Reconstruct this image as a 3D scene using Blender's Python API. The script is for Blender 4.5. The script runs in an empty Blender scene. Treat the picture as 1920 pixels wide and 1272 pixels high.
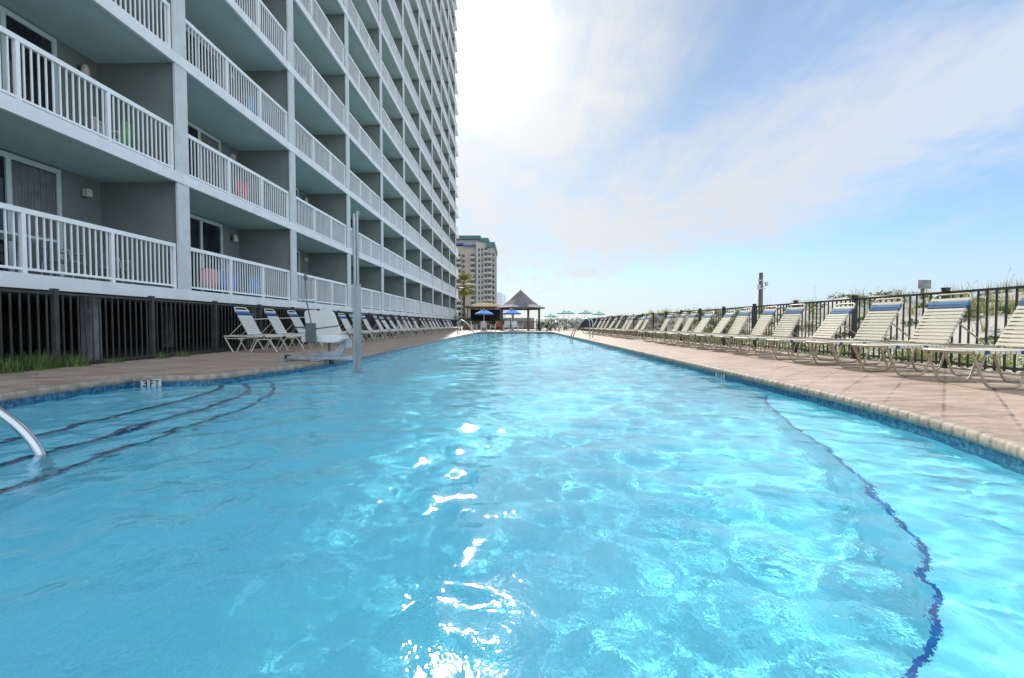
import bpy, bmesh, math, random
import numpy as np
from mathutils import Vector, Matrix
R = math.radians
S = bpy.context.scene
COL = S.collection

# ------------------------------------------------------------------ camera
cam = bpy.data.cameras.new('camera'); CAM = bpy.data.objects.new('camera', cam); COL.objects.link(CAM)
S.camera = CAM
cam.sensor_width = 36; cam.lens = 16.0; cam.clip_start = 0.05; cam.clip_end = 6000
CAM.location = (0, 0, 0.68)
CAM.rotation_euler = (R(90 - 1.88), 0, R(0.67))

# ------------------------------------------------------------------ sun, sky, exposure
SUN_EL, SUN_AZ = R(32.5), math.atan(-0.1155)
sd = Vector((math.sin(SUN_AZ) * math.cos(SUN_EL), math.cos(SUN_AZ) * math.cos(SUN_EL), math.sin(SUN_EL)))
sl = bpy.data.lights.new('sun', 'SUN'); sl.energy = 4.8; sl.angle = R(0.53); sl.color = (1, .95, .87)
so = bpy.data.objects.new('sun', sl); COL.objects.link(so); so.rotation_euler = sd.to_track_quat('Z', 'Y').to_euler()
sl.cycles.is_caustics_light = True
S.view_settings.view_transform = 'Standard'; S.view_settings.look = 'None'
S.view_settings.exposure = 0.42; S.view_settings.gamma = 1.0
S.cycles.max_bounces = 10; S.cycles.transmission_bounces = 8; S.cycles.glossy_bounces = 5; S.cycles.diffuse_bounces = 4
S.cycles.use_denoising = True
S.cycles.sample_clamp_indirect = 6.0
S.cycles.blur_glossy = 0.3

W = bpy.data.worlds.new('World'); S.world = W; W.use_nodes = True
wn, wl = W.node_tree.nodes, W.node_tree.links
for n in list(wn): wn.remove(n)

class NG:
    """tiny node-graph helper"""
    def __init__(s, tree): s.t = tree; s.n = tree.nodes; s.l = tree.links
    def node(s, typ, **kw):
        n = s.n.new(typ)
        for k, v in kw.items(): setattr(n, k, v)
        return n
    def put(s, sock, v):
        if v is None: return
        if hasattr(v, 'is_linked') or isinstance(v, bpy.types.NodeSocket): s.l.new(v, sock)
        else:
            if sock.type == 'RGBA' and not hasattr(v, '__len__'): v = (v, v, v, 1)
            if sock.type == 'RGBA' and len(v) == 3: v = (*v, 1)
            sock.default_value = v
    def math(s, op, a, b=None, c=None, clamp=False):
        n = s.node('ShaderNodeMath', operation=op, use_clamp=clamp)
        s.put(n.inputs[0], a); s.put(n.inputs[1], b); s.put(n.inputs[2], c)
        return n.outputs[0]
    def vmath(s, op, a, b=None):
        n = s.node('ShaderNodeVectorMath', operation=op); s.put(n.inputs[0], a); s.put(n.inputs[1], b)
        return n.outputs[1] if op in ('DOT_PRODUCT', 'LENGTH', 'DISTANCE') else n.outputs[0]
    def mix(s, f, a, b, blend='MIX'):
        n = s.node('ShaderNodeMix', data_type='RGBA', blend_type=blend)
        s.put(n.inputs[0], f); s.put(n.inputs[6], a); s.put(n.inputs[7], b)
        return n.outputs[2]
    def noise(s, vec, scale, detail=4, rough=.55, dist=0.0):
        n = s.node('ShaderNodeTexNoise'); s.put(n.inputs['Vector'], vec)
        n.inputs['Scale'].default_value = scale; n.inputs['Detail'].default_value = detail
        n.inputs['Roughness'].default_value = rough; n.inputs['Distortion'].default_value = dist
        return n.outputs[0]
    def ramp(s, f, lo, hi, a=0.0, b=1.0, smooth=True):
        n = s.node('ShaderNodeMapRange', interpolation_type='SMOOTHSTEP' if smooth else 'LINEAR')
        s.put(n.inputs[0], f); n.inputs[1].default_value = lo; n.inputs[2].default_value = hi
        n.inputs[3].default_value = a; n.inputs[4].default_value = b
        return n.outputs[0]
    def mapping(s, vec, scale=(1, 1, 1), rot=(0, 0, 0), loc=(0, 0, 0)):
        n = s.node('ShaderNodeMapping'); s.put(n.inputs[0], vec)
        n.inputs[1].default_value = loc; n.inputs[2].default_value = rot; n.inputs[3].default_value = scale
        return n.outputs[0]

g = NG(W.node_tree)
sky = g.node('ShaderNodeTexSky', sky_type='NISHITA'); sky.sun_disc = False
sky.sun_elevation = SUN_EL; sky.sun_rotation = SUN_AZ
sky.air_density = 1.0; sky.dust_density = 0.6; sky.ozone_density = 2.0
tc = g.node('ShaderNodeTexCoord')
D = g.vmath('NORMALIZE', tc.outputs['Generated'])
sp = g.node('ShaderNodeSeparateXYZ'); g.put(sp.inputs[0], D)
az = g.math('ARCTAN2', sp.outputs[0], sp.outputs[1])           # 0 ahead, + to the right
el = g.math('ARCSINE', sp.outputs[2])
elc = g.math('MAXIMUM', sp.outputs[2], 0.03)
cv = g.node('ShaderNodeCombineXYZ')
g.put(cv.inputs[0], g.math('DIVIDE', sp.outputs[0], g.math('ADD', elc, .12)))
g.put(cv.inputs[1], g.math('DIVIDE', sp.outputs[1], g.math('ADD', elc, .12)))
cvo = cv.outputs[0]
# flattened cloud-deck coordinates: wisps stretch to the right and away
n1 = g.noise(g.mapping(cvo, (.9, .42, 1), (0, 0, R(-38))), 1.0, 7, .60, .4)
n2 = g.noise(g.mapping(cvo, (1, 1, 1), (0, 0, R(20)), (3, 7, 0)), 2.6, 7, .62, .5)
n3 = g.noise(g.mapping(D, (1, 1, 2.2)), 7.0, 6, .6, .3)
# long streak rising to the right
lin = g.math('SUBTRACT', el, g.math('ADD', R(8.0), g.math('MULTIPLY', az, .27)))
wob = g.math('MULTIPLY', g.math('SUBTRACT', n3, .5), .26)
lin = g.math('ABSOLUTE', g.math('ADD', lin, wob))
streak = g.ramp(lin, R(0.0), R(12), .86, 0)
lin2 = g.math('ABSOLUTE', g.math('ADD', g.math('SUBTRACT', el, g.math('ADD', R(12.5), g.math('MULTIPLY', az, .22))), wob))
streak2 = g.ramp(lin2, R(0.0), R(10), .75, 0)
low = g.ramp(el, R(0), R(15), .92, 0)
cosS = g.vmath('DOT_PRODUCT', D, tuple(sd))
near = g.ramp(cosS, .88, .985, 0, .9)
back = g.ramp(sp.outputs[1], .25, -.3, 0, .9)  # cloud cover out of view, thickened to throw light on the building
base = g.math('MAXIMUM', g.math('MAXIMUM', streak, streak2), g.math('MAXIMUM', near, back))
n4 = g.noise(g.mapping(cvo, (2.2, .7, 1), (0, 0, R(-48))), 3.0, 8, .68, 1.2)   # thin brushed streaks
nn = g.math('ADD', g.math('MULTIPLY', n1, .46), g.math('ADD', g.math('MULTIPLY', n2, .20), g.math('ADD', g.math('MULTIPLY', n3, .12), g.math('MULTIPLY', n4, .22))))
wisps = g.ramp(nn, .40, .66)
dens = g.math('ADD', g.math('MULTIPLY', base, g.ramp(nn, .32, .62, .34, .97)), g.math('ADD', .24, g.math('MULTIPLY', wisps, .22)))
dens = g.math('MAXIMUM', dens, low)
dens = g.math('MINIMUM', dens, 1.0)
# cloud brightness: forward scattering makes thin cloud near the sun brightest
glow = g.math('POWER', g.math('MAXIMUM', cosS, 0.0), 190.0)
glow2 = g.math('POWER', g.math('MAXIMUM', cosS, 0.0), 8.0)
rear_fill = g.ramp(sp.outputs[1], .35, -.35, 0, 1)             # unseen clouds behind the camera, brightened to light the facade
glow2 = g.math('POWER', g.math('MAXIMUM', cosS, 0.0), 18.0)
cb = g.math('ADD', g.math('ADD', .60, g.math('MULTIPLY', glow2, .16)), g.math('ADD', g.math('MULTIPLY', glow, .9), g.math('MULTIPLY', rear_fill, .68)))
cloudc = g.mix(g.ramp(cosS, .6, .97), (.87, .99, 1.16), (1.0, 1.0, .99))
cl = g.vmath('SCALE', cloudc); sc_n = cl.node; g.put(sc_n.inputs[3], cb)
skyv = g.vmath('SCALE', sky.outputs[0]); g.put(skyv.node.inputs[3], .10)
skyt = g.mix(1.0, skyv, (.60, .93, 1.18), 'MULTIPLY')
skyt = g.vmath('SCALE', skyt); g.put(skyt.node.inputs[3], g.ramp(cosS, .75, 1.0, 1.06, .66))
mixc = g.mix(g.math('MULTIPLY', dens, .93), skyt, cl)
# the real aureole round the sun (thin cloud in front of it)
au = g.math('MULTIPLY', g.math('POWER', g.math('MAXIMUM', cosS, 0.0), 900.0), 5.0)
aur = g.vmath('SCALE', (1, .97, .90)); g.put(aur.node.inputs[3], au)
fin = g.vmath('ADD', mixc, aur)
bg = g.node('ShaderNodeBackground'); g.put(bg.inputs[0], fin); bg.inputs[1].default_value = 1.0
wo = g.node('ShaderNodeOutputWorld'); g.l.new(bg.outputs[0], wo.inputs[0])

# ------------------------------------------------------------------ materials
MATS = {}
def mat(name, col, rough=.6, metal=0.0, var=0.12, vscale=3.0, bump=0.0, bscale=30.0, spec=.5, col2=None, obj_coords=True, stretch=(1, 1, 1)):
    if name in MATS: return MATS[name]
    m = bpy.data.materials.new(name); m.use_nodes = True; g = NG(m.node_tree)
    b = g.n['Principled BSDF']
    tc = g.node('ShaderNodeTexCoord'); v = g.mapping(tc.outputs['Object'], stretch)
    c2 = col2 or tuple(max(0, c * (1 - var * 2)) for c in col)
    f = g.ramp(g.noise(v, vscale, 6, .6), .3, .7)
    g.put(b.inputs['Base Color'], g.mix(f, col, c2))
    b.inputs['Roughness'].default_value = rough; b.inputs['Metallic'].default_value = metal
    b.inputs['Specular IOR Level'].default_value = spec
    if bump:
        bn = g.node('ShaderNodeBump'); bn.inputs['Strength'].default_value = bump; bn.inputs['Distance'].default_value = .01
        g.put(bn.inputs['Height'], g.noise(v, bscale, 5, .6)); g.l.new(bn.outputs[0], b.inputs['Normal'])
    MATS[name] = m
    return m

M_white = mat('white_painted_metal', (.84, .835, .82), .4, var=.04)
M_fascia = mat('white_fascia_paint', (.78, .78, .765), .55, var=.06, vscale=1.6, bump=.25, stretch=(1, 1, .35))
M_ceil = mat('grey_ceiling_paint', (.50, .595, .58), .8, var=.05, vscale=.8, bump=.25, bscale=60)
M_wall = mat('sage_grey_stucco', (.215, .242, .224), .85, var=.07, vscale=1.0, bump=.5, bscale=90)
M_colm = mat('grey_column_stucco', (.61, .63, .615), .8, var=.07, vscale=2.4, bump=.5, bscale=70)
M_dframe = mat('door_frame_paint', (.62, .68, .66), .5, var=.05)
M_fence = mat('black_fence_paint', (.022, .026, .026), .45, var=.2)
M_fence2 = mat('weathered_black_fence_paint', (.05, .05, .044), .5, var=.25)
M_conc = mat('rough_concrete', (.24, .25, .24), .9, var=.22, vscale=4, bump=.6, bscale=25)
M_strap = mat('cream_vinyl_strap', (.60, .565, .455), .75, spec=.2, var=.05, vscale=5)
M_strapw = mat('white_vinyl_strap', (.66, .65, .59), .5, var=.05, vscale=5)
M_blue = mat('blue_vinyl_strap', (.025, .085, .21), .75, spec=.2, var=.08, vscale=6)
M_blue2 = mat('light_blue_vinyl_strap', (.06, .19, .36), .75, spec=.2, var=.08, vscale=6)
M_tan = mat('tan_painted_tube', (.42, .35, .24), .4, var=.08, vscale=9)
M_cream = mat('cream_painted_tube', (.66, .62, .51), .4, var=.06, vscale=9)
M_steel = mat('stainless_steel', (.72, .74, .76), .16, metal=1.0, var=.03)
M_rail = mat('brushed_rail_steel', (.50, .52, .53), .24, metal=1.0, var=.05)
M_mast = mat('brushed_mast_steel', (.30, .33, .33), .3, metal=.8, var=.12, vscale=5, stretch=(3, 3, .3))
M_dsteel = mat('weathered_grey_steel', (.42, .46, .48), .4, metal=.6, var=.12, vscale=8)
M_plastic = mat('white_moulded_plastic', (.66, .66, .62), .35, var=.04)
M_gbox = mat('dark_grey_plastic', (.10, .11, .115), .5, var=.1)
M_blue_umb = mat('blue_canvas', (.03, .19, .56), .8, var=.1)
M_green_umb = mat('green_canvas', (.10, .34, .33), .8, var=.1)
M_shingle = mat('grey_shingles', (.27, .255, .25), .9, var=.25, vscale=5, bump=.8, bscale=14, stretch=(1, 1, 5))
M_wood = mat('weathered_wood', (.20, .16, .12), .85, var=.22, vscale=5, bump=.4, stretch=(6, 6, 1))
M_thatch = mat('straw_thatch', (.36, .27, .13), .95, var=.28, vscale=9, bump=.9, bscale=40)
M_soil = mat('dark_soil', (.055, .05, .042), .95, var=.25, vscale=6, bump=.8, bscale=20)
M_dark = mat('dark_rubber', (.02, .02, .02), .7)
M_black_text = mat('black_tile_letter', (.015, .015, .02), .4)
M_wtile = mat('white_glazed_tile', (.52, .54, .54), .25, var=.05)
M_trunk = mat('palm_trunk_bark', (.17, .135, .10), .95, var=.3, vscale=14, bump=.8, stretch=(1, 1, 3))
M_tower = mat('beige_stucco', (.33, .28, .235), .85, var=.05, vscale=.1)
M_towerp = mat('pink_beige_stucco', (.32, .27, .225), .85, var=.05, vscale=.1)
M_towerw = mat('pale_stucco', (.37, .35, .30), .85, var=.04, vscale=.1)
M_gcap = mat('green_metal_roof', (.045, .125, .115), .6, var=.1, vscale=.2)
M_bcap = mat('blue_metal_roof', (.03, .09, .22), .6, var=.1, vscale=.2)
M_dglass = mat('dark_window_glass', (.03, .04, .045), .08, var=.2)
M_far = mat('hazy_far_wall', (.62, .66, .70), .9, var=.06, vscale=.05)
M_curt = mat('dim_curtain_behind_glass', (.20, .21, .20), .25, var=.15)
M_lampw = mat('frosted_lamp', (.70, .66, .55), .5, var=.03)
M_green_t = mat('green_towel', (.16, .42, .14), .9, var=.15)
M_red_t = mat('red_towel', (.60, .07, .12), .9, var=.15)
M_blue_t = mat('blue_towel', (.10, .28, .55), .9, var=.15)
M_pink_t = mat('coral_towel', (.62, .32, .28), .9, var=.15)
M_orange = mat('rust_orange_fabric', (.50, .20, .08), .9, var=.2)

def leafmat(name, c1, c2, scale=2.0):
    m = bpy.data.materials.new(name); m.use_nodes = True; g = NG(m.node_tree); b = g.n['Principled BSDF']
    tc = g.node('ShaderNodeTexCoord'); oi = g.node('ShaderNodeNewGeometry')
    f = g.math('ADD', g.math('MULTIPLY', g.noise(tc.outputs['Object'], scale, 4), .6), g.math('MULTIPLY', oi.outputs['Random Per Island'], .5))
    g.put(b.inputs['Base Color'], g.mix(g.ramp(f, .3, .8), c1, c2)); b.inputs['Roughness'].default_value = .6
    tr = g.node('ShaderNodeBsdfTranslucent'); g.put(tr.inputs[0], g.mix(g.ramp(f, .3, .8), c1, c2))
    mx = g.node('ShaderNodeMixShader'); mx.inputs[0].default_value = .35
    out = g.n['Material Output']; g.l.new(b.outputs[0], mx.inputs[1]); g.l.new(tr.outputs[0], mx.inputs[2]); g.l.new(mx.outputs[0], out.inputs[0])
    MATS[name] = m; return m
M_grass = leafmat('green_grass_blades', (.05, .12, .02), (.20, .29, .08))
M_dgrass = leafmat('dune_grass_blades', (.13, .16, .045), (.38, .35, .15), .8)
M_shrub = leafmat('dune_shrub_leaves', (.05, .09, .025), (.20, .25, .07), .8)
M_cover = leafmat('ground_cover_leaves', (.09, .17, .02), (.28, .36, .06), 1.0)
M_palm = leafmat('palm_leaves', (.09, .13, .02), (.32, .30, .06), 1.0)
M_bush = leafmat('bush_leaves', (.02, .055, .015), (.07, .13, .03), 1.0)

def pool_plaster():
    m = bpy.data.materials.new('pale_blue_pool_plaster'); m.use_nodes = True; g = NG(m.node_tree); b = g.n['Principled BSDF']
    tc = g.node('ShaderNodeTexCoord'); v = tc.outputs['Object']
    f = g.ramp(g.noise(v, .9, 5, .6), .3, .7); sp_ = g.ramp(g.noise(v, 55, 2, .6), .35, .65)
    c = g.mix(f, PLA1, PLA2); c = g.mix(g.math('MULTIPLY', sp_, .35), c, PLA3)
    g.put(b.inputs['Base Color'], c); b.inputs['Roughness'].default_value = .8
    return m
PLA1, PLA2, PLA3 = (.62, .76, .80), (.54, .72, .79), (.32, .57, .73)
M_plaster = pool_plaster()

def tile_mat(name, cols, size, grout):
    m = bpy.data.materials.new(name); m.use_nodes = True; g = NG(m.node_tree); b = g.n['Principled BSDF']
    uv = g.node('ShaderNodeUVMap')
    br = g.node('ShaderNodeTexBrick'); g.put(br.inputs['Vector'], uv.outputs[0])
    br.offset = 0; br.inputs['Color1'].default_value = (*cols[0], 1); br.inputs['Color2'].default_value = (*cols[1], 1)
    br.inputs['Mortar'].default_value = (*grout, 1); br.inputs['Scale'].default_value = 1.0
    br.inputs['Mortar Size'].default_value = .0025; br.inputs['Brick Width'].default_value = size; br.inputs['Row Height'].default_value = size
    c = g.mix(g.ramp(g.noise(g.mapping(uv.outputs[0], (1, 1, 1)), 26, 1), .4, .6), br.outputs[0], cols[2])
    g.put(b.inputs['Base Color'], c); b.inputs['Roughness'].default_value = .15
    return m
M_tile = tile_mat('blue_glazed_tile', [(.02, .12, .22), (.04, .20, .33), (.015, .075, .15)], .05, (.14, .20, .24))
M_nose2 = tile_mat('dark_navy_step_tile', [(.006, .03, .12), (.008, .045, .16), (.005, .02, .09)], .05, (.02, .05, .12))
M_nose = tile_mat('sunlit_navy_step_tile', [(.0, .08, .28), (.0, .11, .34), (.0, .06, .22)], .05, (.03, .08, .2))  # lighter copy for the ledge, sunlight on its tiles put into the colour

def deck_mat():
    m = bpy.data.materials.new('stamped_pink_concrete'); m.use_nodes = True; g = NG(m.node_tree); b = g.n['Principled BSDF']
    tc = g.node('ShaderNodeTexCoord'); v = g.mapping(tc.outputs['Object'], (1, 1, 1), (0, 0, R(-47)))
    br = g.node('ShaderNodeTexBrick'); g.put(br.inputs['Vector'], v); br.offset = .5
    br.inputs['Color1'].default_value = (.22, .14, .095, 1); br.inputs['Color2'].default_value = (.37, .25, .17, 1)
    br.inputs['Mortar'].default_value = (.07, .045, .035, 1); br.inputs['Scale'].default_value = 1.0
    br.inputs['Mortar Size'].default_value = .012; br.inputs['Brick Width'].default_value = 2.6; br.inputs['Row Height'].default_value = .37
    br.inputs['Bias'].default_value = -.1
    n1 = g.noise(g.mapping(tc.outputs['Object'], (.8, 3.2, 1)), 1.6, 8, .65, .5)
    n2 = g.noise(tc.outputs['Object'], 12, 6, .6)
    c = g.mix(g.ramp(n1, .36, .66), br.outputs[0], (.42, .335, .265))
    c = g.mix(g.math('MULTIPLY', g.ramp(n2, .40, .66), .55), c, (.25, .17, .13))
    c = g.mix(g.math('MULTIPLY', g.ramp(g.noise(g.mapping(tc.outputs['Object'], (1, 6, 1)), 9, 4, .6), .5, .7), .35), c, (.50, .41, .34))
    g.put(b.inputs['Base Color'], c); b.inputs['Roughness'].default_value = .75
    bn = g.node('ShaderNodeBump'); bn.inputs['Strength'].default_value = .5; bn.inputs['Distance'].default_value = .012
    h = g.math('SUBTRACT', g.math('MULTIPLY', g.math('ADD', n1, n2), .5), br.outputs[1]); g.put(bn.inputs['Height'], h)
    g.l.new(bn.outputs[0], b.inputs['Normal'])
    return m
M_deck = deck_mat()
M_coping = mat('pinkish_coping_stone', (.38, .30, .235), .7, var=.22, vscale=9, bump=.5, bscale=22)

def sand_mat():
    m = bpy.data.materials.new('white_dune_sand'); m.use_nodes = True; g = NG(m.node_tree); b = g.n['Principled BSDF']
    tc = g.node('ShaderNodeTexCoord'); v = tc.outputs['Object']
    f = g.ramp(g.noise(v, .5, 6, .6), .35, .7); f2 = g.ramp(g.noise(v, 3.0, 6, .65), .5, .72)
    c = g.mix(f, (.45, .42, .38), (.37, .34, .29)); c = g.mix(g.math('MULTIPLY', f2, .7), c, (.22, .21, .13))
    g.put(b.inputs['Base Color'], c); b.inputs['Roughness'].default_value = .95
    bn = g.node('ShaderNodeBump'); bn.inputs['Strength'].default_value = .6; bn.inputs['Distance'].default_value = .05
    g.put(bn.inputs['Height'], g.noise(v, 6, 6, .6)); g.l.new(bn.outputs[0], b.inputs['Normal'])
    return m
M_sand = sand_mat()

def glass_mat():
    m = bpy.data.materials.new('dark_door_glass'); m.use_nodes = True; g = NG(m.node_tree); b = g.n['Principled BSDF']
    tc = g.node('ShaderNodeTexCoord')
    g.put(b.inputs['Base Color'], g.mix(g.ramp(g.noise(g.mapping(tc.outputs['Object'], (1, 4, .6)), 1.2, 3), .4, .6), (.012, .016, .018), (.03, .036, .04)))
    b.inputs['Roughness'].default_value = .04
    return m
M_glass = glass_mat()

def water_mat():
    m = bpy.data.materials.new('clear_pool_water'); m.use_nodes = True; g = NG(m.node_tree); b = g.n['Principled BSDF']
    b.inputs['Roughness'].default_value = 0.02; b.inputs['IOR'].default_value = 1.38
    b.inputs['Transmission Weight'].default_value = 1.0; b.inputs['Base Color'].default_value = WTINT
    tc = g.node('ShaderNodeTexCoord'); v = g.mapping(tc.outputs['Object'], (1, .8, 1), (0, 0, R(25)))
    bn = g.node('ShaderNodeBump'); bn.inputs['Strength'].default_value = 1.0; bn.inputs['Distance'].default_value = BUMPD
    g.put(bn.inputs['Height'], g.noise(v, 17, 3, .6, .3)); g.l.new(bn.outputs[0], b.inputs['Normal'])
    return m
WTINT = (.30, .90, 1.0, 1); BUMPD = .0036
M_water = water_mat()

# ------------------------------------------------------------------ mesh helpers
class MB:
    def __init__(s): s.v = []; s.f = []; s.mi = []; s.uv = {}; s.smooth = []
    def add(s, vs, fs, mi=0, smooth=False):
        o = len(s.v); s.v += [tuple(v) for v in vs]
        for f in fs: s.f.append(tuple(i + o for i in f)); s.mi.append(mi); s.smooth.append(smooth)
    def box(s, x0, x1, y0, y1, z0, z1, mi=0):
        v = [(x0, y0, z0), (x1, y0, z0), (x1, y1, z0), (x0, y1, z0), (x0, y0, z1), (x1, y0, z1), (x1, y1, z1), (x0, y1, z1)]
        s.add(v, [(0, 3, 2, 1), (4, 5, 6, 7), (0, 1, 5, 4), (1, 2, 6, 5), (2, 3, 7, 6), (3, 0, 4, 7)], mi)
    def obox(s, c, ax, ay, az, mi=0):
        c, ax, ay, az = Vector(c), Vector(ax), Vector(ay), Vector(az)
        v = [c + ax * i + ay * j + az * k for k in (-1, 1) for i, j in ((-1, -1), (1, -1), (1, 1), (-1, 1))]
        s.add(v, [(0, 3, 2, 1), (4, 5, 6, 7), (0, 1, 5, 4), (1, 2, 6, 5), (2, 3, 7, 6), (3, 0, 4, 7)], mi)
    def tube(s, pts, r, n=8, mi=0, cap=True):
        pts = [Vector(p) for p in pts]; rs = r if hasattr(r, '__len__') else [r] * len(pts)
        rings = []; prev = None
        for i, p in enumerate(pts):
            t = (pts[min(i + 1, len(pts) - 1)] - pts[max(i - 1, 0)]).normalized()
            if prev is None:
                a = Vector((0, 0, 1)) if abs(t.z) < .9 else Vector((1, 0, 0))
                u = t.cross(a).normalized()
            else:
                u = (prev - t * prev.dot(t)); u = u.normalized() if u.length > 1e-6 else t.orthogonal().normalized()
            prev = u; w = t.cross(u)
            rings.append([p + (u * math.cos(2 * math.pi * k / n) + w * math.sin(2 * math.pi * k / n)) * rs[i] for k in range(n)])
        o = [v for ring in rings for v in ring]; f = []
        for i in range(len(rings) - 1):
            for k in range(n):
                a = i * n + k; b = i * n + (k + 1) % n; f.append((a, b, b + n, a + n))
        s.add(o, f, mi, True)
        if cap:
            s.add(rings[0], [tuple(range(n))[::-1]], mi); s.add(rings[-1], [tuple(range(n))], mi)
    def lathe(s, prof, c=(0, 0, 0), n=16, mi=0, smooth=True, phase=0):
        o = []; f = []
        for (r, z) in prof:
            for k in range(n):
                a = 2 * math.pi * k / n + phase; o.append((c[0] + r * math.cos(a), c[1] + r * math.sin(a), c[2] + z))
        for i in range(len(prof) - 1):
            for k in range(n):
                a = i * n + k; b = i * n + (k + 1) % n; f.append((a, b, b + n, a + n))
        s.add(o, f, mi, smooth)
    def prism(s, poly, z0, z1, mi=0):
        n = len(poly); v = [(p[0], p[1], z0) for p in poly] + [(p[0], p[1], z1) for p in poly]
        s.add(v, [tuple(range(n, 2 * n)), tuple(range(n))[::-1]] + [(i, (i + 1) % n, (i + 1) % n + n, i + n) for i in range(n)], mi)
    def mesh(s, name, mats):
        me = bpy.data.meshes.new(name); me.from_pydata(s.v, [], s.f)
        for m in (mats if isinstance(mats, (list, tuple)) else [mats]): me.materials.append(m)
        me.polygons.foreach_set('material_index', s.mi); me.polygons.foreach_set('use_smooth', s.smooth)
        me.update(); return me
    def build(s, name, mats, parent=None, loc=(0, 0, 0), rz=0):
        o = bpy.data.objects.new(name, s.mesh(name, mats)); COL.objects.link(o)
        o.location = loc; o.rotation_euler = (0, 0, rz)
        if parent: o.parent = parent
        return o

def tag(o, label=None, cat=None, group=None, kind=None):
    if label: o['label'] = label
    if cat: o['category'] = cat
    if group: o['group'] = group
    if kind: o['kind'] = kind
    return o
def thing(name, label, cat, loc=(0, 0, 0), rz=0, group=None):
    o = bpy.data.objects.new(name, None); COL.objects.link(o); o.location = loc; o.rotation_euler = (0, 0, rz)
    o.empty_display_size = .2
    return tag(o, label, cat, group)
def inst(name, me, parent, loc=(0, 0, 0)):
    o = bpy.data.objects.new(name, me); COL.objects.link(o); o.location = loc; o.parent = parent; return o
def kids(o): return [c for c in COL.objects if c.parent == o]
KC = {}
def copy_tree(root, loc, rz, label):
    if root.name not in KC:
        KC[root.name] = [(c, [d for d in bpy.data.objects if d.parent == c]) for c in bpy.data.objects if c.parent == root]
    r = root.copy(); COL.objects.link(r); r.location = loc; r.rotation_euler = (0, 0, rz); r['label'] = label
    for c, sub in KC[root.name]:
        cc = c.copy(); COL.objects.link(cc); cc.parent = r
        for d in sub:
            dd = d.copy(); COL.objects.link(dd); dd.parent = cc
    return r
ORD = ['first', 'second', 'third', 'fourth', 'fifth', 'sixth', 'seventh', 'eighth', 'ninth', 'tenth', 'eleventh', 'twelfth', 'thirteenth',
       'fourteenth', 'fifteenth', 'sixteenth', 'seventeenth', 'eighteenth', 'nineteenth', 'twentieth', 'twenty-first', 'twenty-second',
       'twenty-third', 'twenty-fourth', 'twenty-fifth', 'twenty-sixth', 'twenty-seventh']

# ------------------------------------------------------------------ pool outline
WL = -0.13                      # water level, deck top is 0
FLOOR = WL - .95
def smooth_poly(pts, it=2):
    for _ in range(it):
        q = [pts[0]]
        for a, b in zip(pts, pts[1:]):
            q.append((a[0] * .75 + b[0] * .25, a[1] * .75 + b[1] * .25)); q.append((a[0] * .25 + b[0] * .75, a[1] * .25 + b[1] * .75))
        q.append(pts[-1]); pts = q
    return pts
arcR = smooth_poly([(-1.0, .12), (.2, .13), (.95, .3), (1.55, .62), (2.14, 1.17), (2.55, 1.8), (2.80, 2.5), (2.96, 3.1), (3.05, 3.8), (3.08, 4.7), (3.08, 8)], 3)
farE = smooth_poly([(3.08, 36), (3.08, 39.2), (2.3, 40), (-2.3, 40), (-3.3, 39.4), (-3.4, 36)], 2)
leftW = smooth_poly([(-3.4, 16), (-3.42, 10), (-3.5, 8.8), (-3.66, 7.7), (-3.86, 6.7), (-4.05, 6.1), (-4.35, 5.87), (-4.98, 5.85)], 3)
OUT = arcR + farE + leftW + [(-5.0, 5.83), (-5.0, .12)]
def densify(pts, step=.3):
    q = []
    for a, b in zip(pts, pts[1:] + pts[:1]):
        L = math.dist(a, b); k = max(1, int(L / step))
        for i in range(k): q.append((a[0] + (b[0] - a[0]) * i / k, a[1] + (b[1] - a[1]) * i / k))
    return q
def offset(pts, d):
    """positive d = away from the pool (outline runs counter-clockwise)"""
    n = len(pts); r = []
    for i in range(n):
        a, p, b = pts[i - 1], pts[i], pts[(i + 1) % n]
        t1 = Vector((p[0] - a[0], p[1] - a[1])); t2 = Vector((b[0] - p[0], b[1] - p[1]))
        t1.normalize(); t2.normalize(); n1 = Vector((t1.y, -t1.x)); n2 = Vector((t2.y, -t2.x)); m = (n1 + n2)
        m = m.normalized() if m.length > 1e-6 else n1
        k = min(1.0 / max(m.dot(n1), .5), 1.6)
        r.append((p[0] + m.x * d * k, p[1] + m.y * d * k))
    return r
OUT = [p for i, p in enumerate(OUT) if math.dist(p, OUT[i - 1]) > 1e-4]
OUTD = densify(OUT, .3)

def fill(loops, z, name, mats, kind='structure'):
    bm = bmesh.new(); edges = []
    for lp in loops:
        vs = [bm.verts.new((p[0], p[1], z)) for p in lp]
        for a, b in zip(vs, vs[1:] + vs[:1]): edges.append(bm.edges.new((a, b)))
    bmesh.ops.triangle_fill(bm, use_beauty=True, use_dissolve=False, edges=edges, normal=(0, 0, 1))
    bmesh.ops.recalc_face_normals(bm, faces=bm.faces)
    if bm.faces and sum(f.normal.z for f in bm.faces) < 0: bmesh.ops.reverse_faces(bm, faces=bm.faces)
    me = bpy.data.meshes.new(name); bm.to_mesh(me); bm.free()
    for m in (mats if isinstance(mats, list) else [mats]): me.materials.append(m)
    o = bpy.data.objects.new(name, me); COL.objects.link(o)
    if kind: o['kind'] = kind
    return o

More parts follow.
